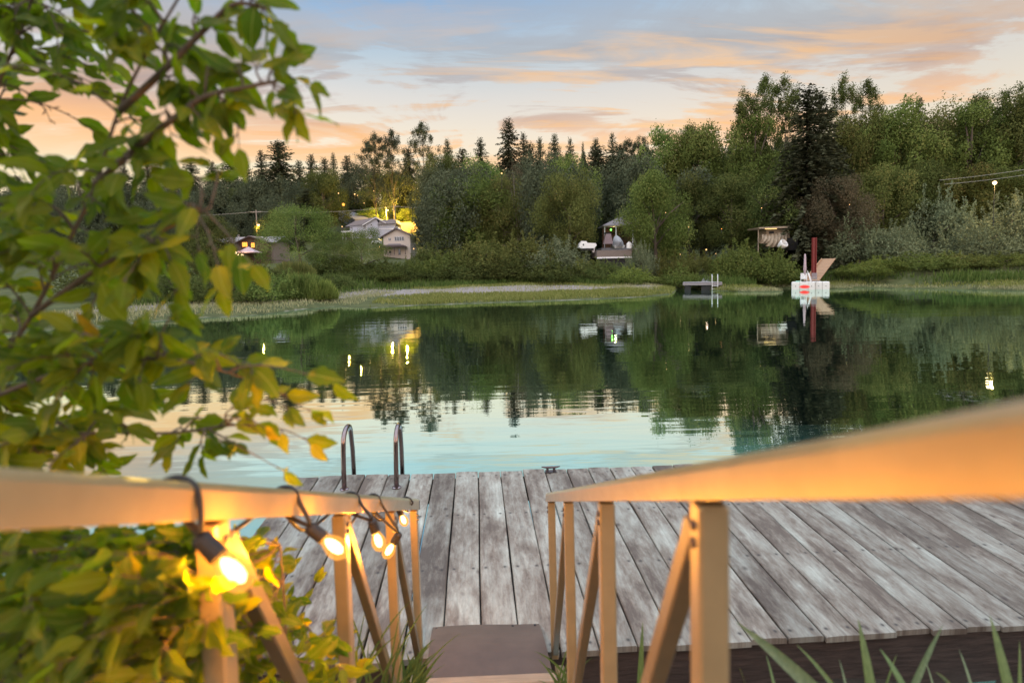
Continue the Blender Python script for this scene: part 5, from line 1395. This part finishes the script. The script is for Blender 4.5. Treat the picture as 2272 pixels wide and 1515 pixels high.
class Leaves:
    NU = 9
    gaps = ()
    def __init__(s, seed): s.r = random.Random(seed); s.V = []; s.F = []; s.T = []; s.UV = []
    def leaf(s, P, d, n, L, W, tint, curl=None):
        q = proj(P + Vector(d).normalized() * (L * .6))
        if any(x0 < q[0] < x1 and y0 < q[1] < y1 for x0, y0, x1, y1 in s.gaps): return
        r = s.r; d = Vector(d).normalized(); n = Vector(n); n = (n - d * n.dot(d))
        if n.length < 1e-3: n = d.orthogonal()
        n.normalize(); b = d.cross(n)
        curl = r.uniform(-.1, .55) if curl is None else curl; fold = r.uniform(.05, .45); ph = r.uniform(0, 6.3); wv_ = r.uniform(.0, .05); sk = r.uniform(-.10, .10)
        bite = r.random() < .25; bu, bs = r.uniform(.3, .8), r.choice((-1, 1))
        base = len(s.V); N = s.NU
        for i in range(N):
            u = i / (N - 1); wd = W * .5 * (math.sin(math.pi * u ** .78) ** .85) * (1 - .18 * u) if 0 < u < 1 else 0.0
            wd *= 1 + .10 * math.sin(u * 23 + ph)
            x = L * u; z = -curl * L * u * u * .6
            for sd in (-1, 0, 1):
                ww = wd * (.45 if bite and sd == bs and abs(u - bu) < .14 else 1)
                y = sd * ww + sk * L * math.sin(u * 3.1) ; zz = z + (fold * ww if sd else 0) + wv_ * L * math.sin(u * 9 + ph + sd) * (1 if sd else .3)
                s.V.append(P + d * (x * (1 - .12 * curl * u)) + b * y + n * zz); s.UV.append((u, sd * wd / max(W * .5, 1e-5)))
        for i in range(N - 1):
            for k in (0, 1):
                a = base + i * 3 + k; s.F.append((a, a + 1, a + 4, a + 3)); s.T.append(min(1, max(0, tint)))
    def build(s, name, parent):
        org = Vector(parent.location); V = np.array([tuple(p - org) for p in s.V]); F = np.array(s.F)
        me = np_mesh(name, V, F, M['leaf'], s.T, smooth=True)
        uvl = me.uv_layers.new(name="leaf"); li = np.empty(len(me.loops), np.int32); me.loops.foreach_get("vertex_index", li)
        uvl.data.foreach_set("uv", np.array(s.UV, np.float32)[li].ravel())
        return link(name, me, parent)

def bez(a, b, c, n): return [a * ((1 - t) ** 2) + b * (2 * t * (1 - t)) + c * (t * t) for t in [i / n for i in range(n + 1)]]
CAMN = Vector((0, -1, 0))
def twig(br, lv, A, B, n, L, tint, droop=.06, r=None, r0=.004, t0=.2, face=.55, tspread=.16, tipleaf=True):
    r = r or lv.r; mid = (A + B) / 2 + Vector((r.uniform(-.04, .04), r.uniform(-.05, .05), droop + r.uniform(-.02, .03)))
    pts = bez(A, mid, B, 10); br.tube(pts, [r0 * (1 - .72 * i / 10) for i in range(11)], 6)
    for k in range(n):
        u = t0 + (1 - t0) * (k + r.uniform(.1, .9)) / n; j = min(9, int(u * 10)); P = pts[j].lerp(pts[j + 1], u * 10 - j)
        tg = (pts[j + 1] - pts[j]).normalized(); sd = tg.cross(Vector((0, 0, 1))); sd = sd.normalized() if sd.length > .05 else Vector((1, 0, 0))
        sgn = 1 if k % 2 else -1
        d = tg * r.uniform(.25, .8) + sd * (sgn * r.uniform(.25, .8)) + Vector((r.uniform(-.45, .45), r.uniform(-.3, .3), r.uniform(-.75, .40)))
        nm = CAMN * r.uniform(0, face * 2) + Vector((r.uniform(-.6, .6), r.uniform(-.6, .3), r.uniform(-.2, .95)))
        l = L * r.uniform(.62, 1.15); d.normalize()
        lv.leaf(P + d * .010, d, nm, l, l * r.uniform(.40, .56), tint + r.gauss(0, tspread))
        br.tube([P, P + d * .012], .0014, 4)
    if tipleaf:
        tg = (pts[-1] - pts[-2]).normalized(); l = L * r.uniform(.7, 1.0)
        lv.leaf(B, tg + Vector((r.uniform(-.2, .2), 0, -.25)), CAMN + Vector((r.uniform(-.5, .5), 0, r.uniform(0, .8))), l, l * .48, tint + r.gauss(0, tspread))

def A_(px, py, Yd): return at_depth(px, py, Yd)
# upper tree: stems come up from the bank left of the gangway
tree = empty("leafy_tree", Vector((-1.75, 1.15, float(near_z(0, 1.15)))), "leafy green and yellow tree in the near left foreground, branches over the water", "tree")
lv = Leaves(3); br = MB(); r = lv.r
lv.gaps = ((420, 405, 900, 578), (70, 225, 205, 330), (560, 300, 900, 420))       # open places in the crown
def stem(pts, r0, r1, seg=9):
    P = [A_(*q) for q in pts]; out_ = []
    for i in range(len(P) - 1): 
        p0 = P[max(i - 1, 0)]; p1 = P[i]; p2 = P[i + 1]; p3 = P[min(i + 2, len(P) - 1)]
        for k in range(6):
            u = k / 6; out_.append(.5 * ((2 * p1) + (p2 - p0) * u + (2 * p0 - 5 * p1 + 4 * p2 - p3) * u * u + (3 * p1 - p0 - 3 * p2 + p3) * u ** 3))
    out_.append(P[-1]); n = len(out_); br.tube(out_, [r0 + (r1 - r0) * i / (n - 1) for i in range(n)], seg); return out_
g0 = proj(tree.location + Vector((0, 0, -.05)))
S1 = stem([(*g0, 1.15), (-260, 1250, 1.12), (-60, 900, 1.1), (70, 700, 1.05), (140, 560, 1.02), (212, 410, 1.0), (262, 250, .98), (330, 110, .95), (430, -60, .92)], .0055, .002)
S2 = stem([(-60, 900, 1.1), (-90, 600, 1.15), (-40, 300, 1.15), (40, 80, 1.1), (120, -120, 1.1)], .006, .002)
S3 = stem([(70, 700, 1.05), (180, 620, 1.0), (300, 545, .98), (420, 480, .95), (470, 460, .94)], .006, .002)
S4 = stem([(-60, 900, 1.1), (90, 840, 1.02), (240, 800, .98), (400, 800, .95), (520, 830, .94)], .0055, .002)
S5 = stem([(-160, 1040, 1.1), (40, 980, 1.05), (220, 960, 1.05), (380, 960, 1.05), (520, 940, 1.04)], .0055, .002)
S6 = stem([(212, 410, 1.0), (300, 330, .97), (390, 260, .95), (455, 215, .93), (540, 195, .93), (615, 180, .93)], .007, .003)
S7 = stem([(262, 250, .98), (360, 160, .95), (450, 70, .93), (520, 10, .92), (590, 20, .92)], .007, .003)
stems = [S1, S2, S3, S4, S5, S6, S7]
allpts = [p for S in stems for p in S[3:]]
def near_pt(T):
    c = sorted(allpts, key=lambda p: (p - T).length)[:4]; return r.choice(c)
# tips that shape the outline
tips = [(690, 186, .93, 2), (655, 270, .93, 3), (630, 130, .93, 3), (612, 55, .93, 3), (470, 180, .95, 4), (400, 180, .96, 5), (560, 70, .95, 3), (520, 160, .95, 3), (600, 150, .93, 3), (640, 235, .93, 3), (505, 235, .94, 3), (430, 215, .95, 4), (420, 120, .96, 5), (480, 70, .95, 4), (540, 20, .94, 4),
        (360, 60, .98, 6), (380, 300, .96, 5), (480, 300, .95, 4), (530, 330, .95, 3), (300, 300, .98, 6), (340, 390, .98, 6), (430, 400, .96, 4), (470, 380, .96, 3),
        (410, 470, .95, 4), (330, 470, .97, 5), (250, 470, .98, 6), (440, 560, .94, 4), (560, 590, .92, 3), (490, 640, .93, 4), (400, 640, .95, 5), (300, 620, .97, 6), (240, 560, 1.0, 6),
        (390, 700, .96, 5), (280, 720, .98, 6), (200, 690, 1.0, 6), (340, 790, .98, 5), (450, 790, .95, 5), (530, 810, .94, 4), (560, 830, .94, 3), (420, 850, .97, 5), (300, 860, .98, 6), (200, 860, 1.0, 7),
        (740, 850, .97, 2), (560, 905, 1.05, 5), (640, 905, 1.05, 4), (690, 915, 1.05, 3), (600, 960, 1.05, 4), (690, 985, 1.05, 3), (630, 1045, 1.04, 3), (520, 985, 1.06, 4), (440, 930, 1.06, 4), (450, 1010, 1.08, 5), (380, 1000, 1.08, 6), (300, 960, 1.05, 7), (240, 1000, 1.08, 7), (160, 960, 1.05, 8), (80, 1000, 1.08, 8)]
for px, py, Yd, n in tips:
    T = A_(px, py, Yd); A = near_pt(T)
    if (T - A).length > .34: A = T + (A - T).normalized() * .34 if px < 600 else A
    twig(br, lv, A, T, n + (1 if py < 850 else 0), .074 if py < 880 else .064, .28 + .06 * (py > 500) + .04 * (py > 850) + r.uniform(-.10, .16), droop=.03, r0=.0024)
for i in range(118):
    v = r.random()
    py = r.uniform(-90, 1070); lim = np.interp(py, [-90, 100, 250, 330, 480, 620, 860, 1010], [450, 350, 240, 330, 300, 330, 330, 330])
    px = r.uniform(-140, 1) + r.random() ** 1.25 * (lim + 60); Yd = r.uniform(.85, 1.35)
    if 100 < py < 330 and 40 < px < 240 and r.random() < .6: continue
    T = A_(px, py, Yd); A = near_pt(T)
    if (T - A).length > .30: A = T + (A - T).normalized() * .30
    twig(br, lv, A, T, r.randint(7, 10), .070, .28 + .08 * (py > 600) + r.uniform(-.12, .16), droop=.04, r0=.0024)
# unseen limbs and leaves added above and behind the viewpoint, to shade the bank
shade_limb_pts = []; hub = Vector((-2.15, .75, 3.1))
P3 = bez(tree.location + Vector((-.05, 0, -.05)), Vector((-2.2, 1.0, 2.2)), hub, 12); br.tube(P3, [.034 * (1 - .5 * k / 12) for k in range(13)], 9)
for E_ in ((-1.1, .3, 3.7), (-.5, -.4, 3.9), (-1.5, -1.2, 3.8), (-2.6, .1, 4.3), (-1.2, .9, 4.3), (-2.6, -.8, 3.4), (-1.9, -.2, 4.5), (-.6, -1.2, 3.5), (-1.6, .6, 3.4)):
    E_ = Vector(E_); Q3 = bez(hub, (hub + E_) / 2 + Vector((0, 0, .18)), E_, 14); br.tube(Q3, [.014 * (1 - .75 * k / 14) for k in range(15)], 7); shade_limb_pts += Q3[3:]
for i in range(330):
    T = Vector((r.uniform(-2.9, -.25), r.uniform(-1.6, 1.5), r.uniform(2.95, 4.7)))
    if T.y > .05:
        q = proj(T)
        if q[1] > -130 and q[0] > -170: continue
    elif (T - EYE).length < .75: continue
    if T.y > .05 and proj(T + Vector((.08, .08, -.12)))[1] > -60 and proj(T + Vector((.08, 0, 0)))[0] > -100: continue
    A = min(shade_limb_pts, key=lambda p_: (p_ - T).length)
    if (A - T).length > .8: continue
    twig(br, lv, A, T, 8, .095, .28 + r.uniform(-.12, .16), droop=.04, r0=.0024)
br.build("trunk", M['bark'], tree, smooth=True); lv.build("leaves", tree)

# lower bush behind the left rail
bush = empty("leafy_shrub", Vector((-1.0, 1.5, float(near_z(0, 1.5)))), "yellow-green leafy shrub crowding the left handrail below the string lights", "shrub")
lv = Leaves(8); br = MB(); r = lv.r
gB = [bush.location + Vector((r.uniform(-.35, .25), r.uniform(-.3, .3), -.05)) for _ in range(9)]
allpts = []
for i, g in enumerate(gB):
    q = proj(g); T = (q[0] + r.uniform(-120, 160), r.uniform(1190, 1330), g.y + r.uniform(-.1, .15))
    tp = A_(*T); pts = bez(g, (g + tp) / 2 + Vector((r.uniform(-.1, .1), r.uniform(-.1, .1), .08)), tp, 14); br.tube(pts, [.008 * (1 - .7 * k / 14) for k in range(15)], 7); allpts += pts[3:]
for i in range(235):
    py = r.uniform(1180, 1600); px = r.uniform(-120, np.interp(py, [1190, 1300, 1450, 1600], [520, 640, 800, 830])); Yd = r.uniform(.75, 1.6) if px < 500 else r.uniform(1.15, 1.9)
    T = A_(px, py, Yd); A = near_pt(T)
    if (T - A).length > .32: A = T + (A - T).normalized() * .32
    twig(br, lv, A, T, r.randint(5, 8), .066, .28 + r.uniform(-.18, .22), droop=.03, r0=.002, tspread=.18)
for i in range(75):
    T = A_(r.uniform(-80, 360), r.uniform(1200, 1580), r.uniform(.72, 1.1)); A = near_pt(T)
    if (T - A).length > .3: A = T + (A - T).normalized() * .3
    twig(br, lv, A, T, r.randint(5, 7), .068, .36 + r.uniform(-.18, .22), droop=.03, r0=.002, tspread=.18)
for px, py, Yd in ((560, 1215, 1.5), (600, 1230, 1.6), (640, 1260, 1.6), (700, 1290, 1.75), (620, 1330, 1.5), (660, 1400, 1.6), (720, 1440, 1.7), (760, 1400, 1.75), (640, 1470, 1.5), (720, 1500, 1.6), (790, 1480, 1.75)):
    T = A_(px, py, Yd); A = T + Vector((r.uniform(-.25, -.1), r.uniform(-.1, .1), r.uniform(-.3, -.15)))
    twig(br, lv, A, T, 5, .068, .62 + r.uniform(-.15, .2), droop=.02, r0=.0025)
br.build("stems", M['bark'], bush, smooth=True); lv.build("leaves", bush)

# long grass blades
def blade_plant(name, root, specs, label, cat, group=None, mat_='blade'):
    e = empty(name, root, label, cat, group)
    for (A, B, w_, bend) in specs:
        mid = (A + B) / 2 + Vector(bend); pts = bez(A, mid, B, 12); mb = MB(); vs = []; fs = []
        vd = (B - A).normalized().cross(Vector((.15, -1, .1))).normalized()
        for i, p_ in enumerate(pts):
            u = i / 12; ww = w_ * (1 - u ** 2.2) * .5 + .0004; tw_ = Vector((0, -1, 0)) * (ww * .45)
            vs += [p_ - vd * ww + tw_ * .2, p_ - tw_ * .8 * 0 + Vector((0, .25 * ww, -.0)), p_ + vd * ww + tw_ * .2]
        for i in range(12):
            for k in (0, 1): a = i * 3 + k; fs.append((a, a + 1, a + 4, a + 3))
        mb.add(vs, fs); mb.build("blade", M[mat_], e, smooth=True)
    return e
def blade_mat(name, c0, c1):
    mt, nt, out = new_mat(name); tc = nt.new("ShaderNodeTexCoord"); oi = nt.new("ShaderNodeObjectInfo")
    nz = nt.noise(nt.mapping(tc.outputs['Object'], scale=(60, 60, 3)), 2, 4); c = nt.ramp(nz, [(.3, c0), (.7, c1)])
    d = nt.new("ShaderNodeBsdfPrincipled"); nt.put(d.inputs['Base Color'], c); d.inputs['Roughness'].default_value = .45
    t = nt.new("ShaderNodeBsdfTranslucent"); nt.put(t.inputs[0], c); mx = nt.new("ShaderNodeMixShader"); mx.inputs[0].default_value = .35
    nt.l.new(d.outputs[0], mx.inputs[1]); nt.l.new(t.outputs[0], mx.inputs[2]); nt.l.new(mx.outputs[0], out.inputs[0]); return mt
M['blade'] = blade_mat('grass_blade', (.07, .115, .025), (.13, .19, .05)); M['blade_blue'] = blade_mat('grass_blade_grey', (.09, .14, .065), (.16, .22, .11))
def gb(px0, py0, px1, py1, Yd, wpx, mat_, label, bend=(0, 0, .02)):
    A = A_(px0, py0, Yd); B = A_(px1, py1, Yd + .08); g = A + (A - B) * .35; g.z = max(g.z, float(near_z(0, A.y)) - .05)
    blade_plant("reed_plant", g, [(g, B, wpx / FPX * Yd, bend)], label, "grass", "long grass blades at the lower right", mat_)
gb(1800, 1530, 1632, 1378, 1.15, 34, 'blade_blue', "wide grey-green grass blade leaning left, leftmost of the lower right")
gb(1850, 1530, 1768, 1430, 1.25, 11, 'blade', "thin yellowish grass blade leaning left in the lower right")
gb(1932, 1530, 1904, 1372, 1.2, 28, 'blade', "upright grass blade right of the thin yellowish one")
gb(2005, 1530, 1952, 1438, 1.2, 20, 'blade', "short grass blade leaning left between two upright ones")
gb(2026, 1530, 2092, 1386, 1.2, 24, 'blade_blue', "grass blade leaning right in front of the dark dock side")
gb(2236, 1530, 2196, 1364, 1.15, 34, 'blade', "wide upright grass blade nearest the right edge")
gb(1420, 1530, 1426, 1378, 1.9, 17, 'blade', "dark pointed grass blade between the right handrail posts")
gb(1655, 1530, 1640, 1480, 1.3, 14, 'blade', "short grass blade just right of the nearest right post")
gb(2120, 1540, 2075, 1490, 1.2, 14, 'blade_blue', "stubby grass blade at the bottom edge of the lower right")
for i_, (a, b, c_, d_, Yd, w_, lb) in enumerate(((1722, 1545, 1700, 1452, 1.35, 9, "thin short grass blade beside the widest grey-green one"), (1880, 1545, 1862, 1462, 1.3, 10, "thin grass blade between the yellowish and the upright one"), (1960, 1545, 1990, 1450, 1.35, 9, "thin grass blade crossing the short left-leaning one"), (2160, 1545, 2128, 1440, 1.3, 12, "slender grass blade left of the widest upright one"), (2262, 1545, 2262, 1420, 1.25, 16, "grass blade cut by the right edge of the picture"), (2075, 1545, 2052, 1462, 1.4, 9, "thin grass blade left of the right-leaning one"), (1560, 1545, 1600, 1500, 1.6, 8, "tiny grass blade behind the nearest right post"))):
    gb(a, b, c_, d_, Yd, w_, ('blade', 'blade_blue')[i_ % 2], lb)
# tufts beside the gangway foot
def tuft(px, py, Yd, n, hpx, lean, label, seed, wpx=9):
    n = int(n * 1.9); wpx *= .62
    r = random.Random(seed); root = A_(px, py, Yd); sp_ = []
    for i in range(n):
        A = root + Vector((r.uniform(-.06, .06), r.uniform(-.06, .06), -.03)); h = hpx / FPX * Yd * r.uniform(.5, 1.0)
        B = A + Vector((lean * h + r.uniform(-.75, .75) * h, r.uniform(-.4, .3) * h, h)); sp_.append((A, B, wpx / FPX * Yd * r.uniform(.6, 1.3), (r.uniform(-.02, .02), 0, h * .25)))
    blade_plant("grass_tuft", root, sp_, label, "grass", "grass tufts by the gangway")
tuft(915, 1515, 2.45, 12, 110, .2, "tuft of long grass at the left foot of the gangway plate", 1, 13)
tuft(840, 1590, 2.1, 9, 260, .2, "tall thin grass tuft between the left handrail posts", 2, 9)
tuft(735, 1580, 1.9, 8, 240, .1, "tall grass tuft under the second left handrail post", 3, 10)
tuft(1255, 1530, 2.4, 7, 120, -.1, "small grass tuft at the right foot of the gangway plate", 4, 8)
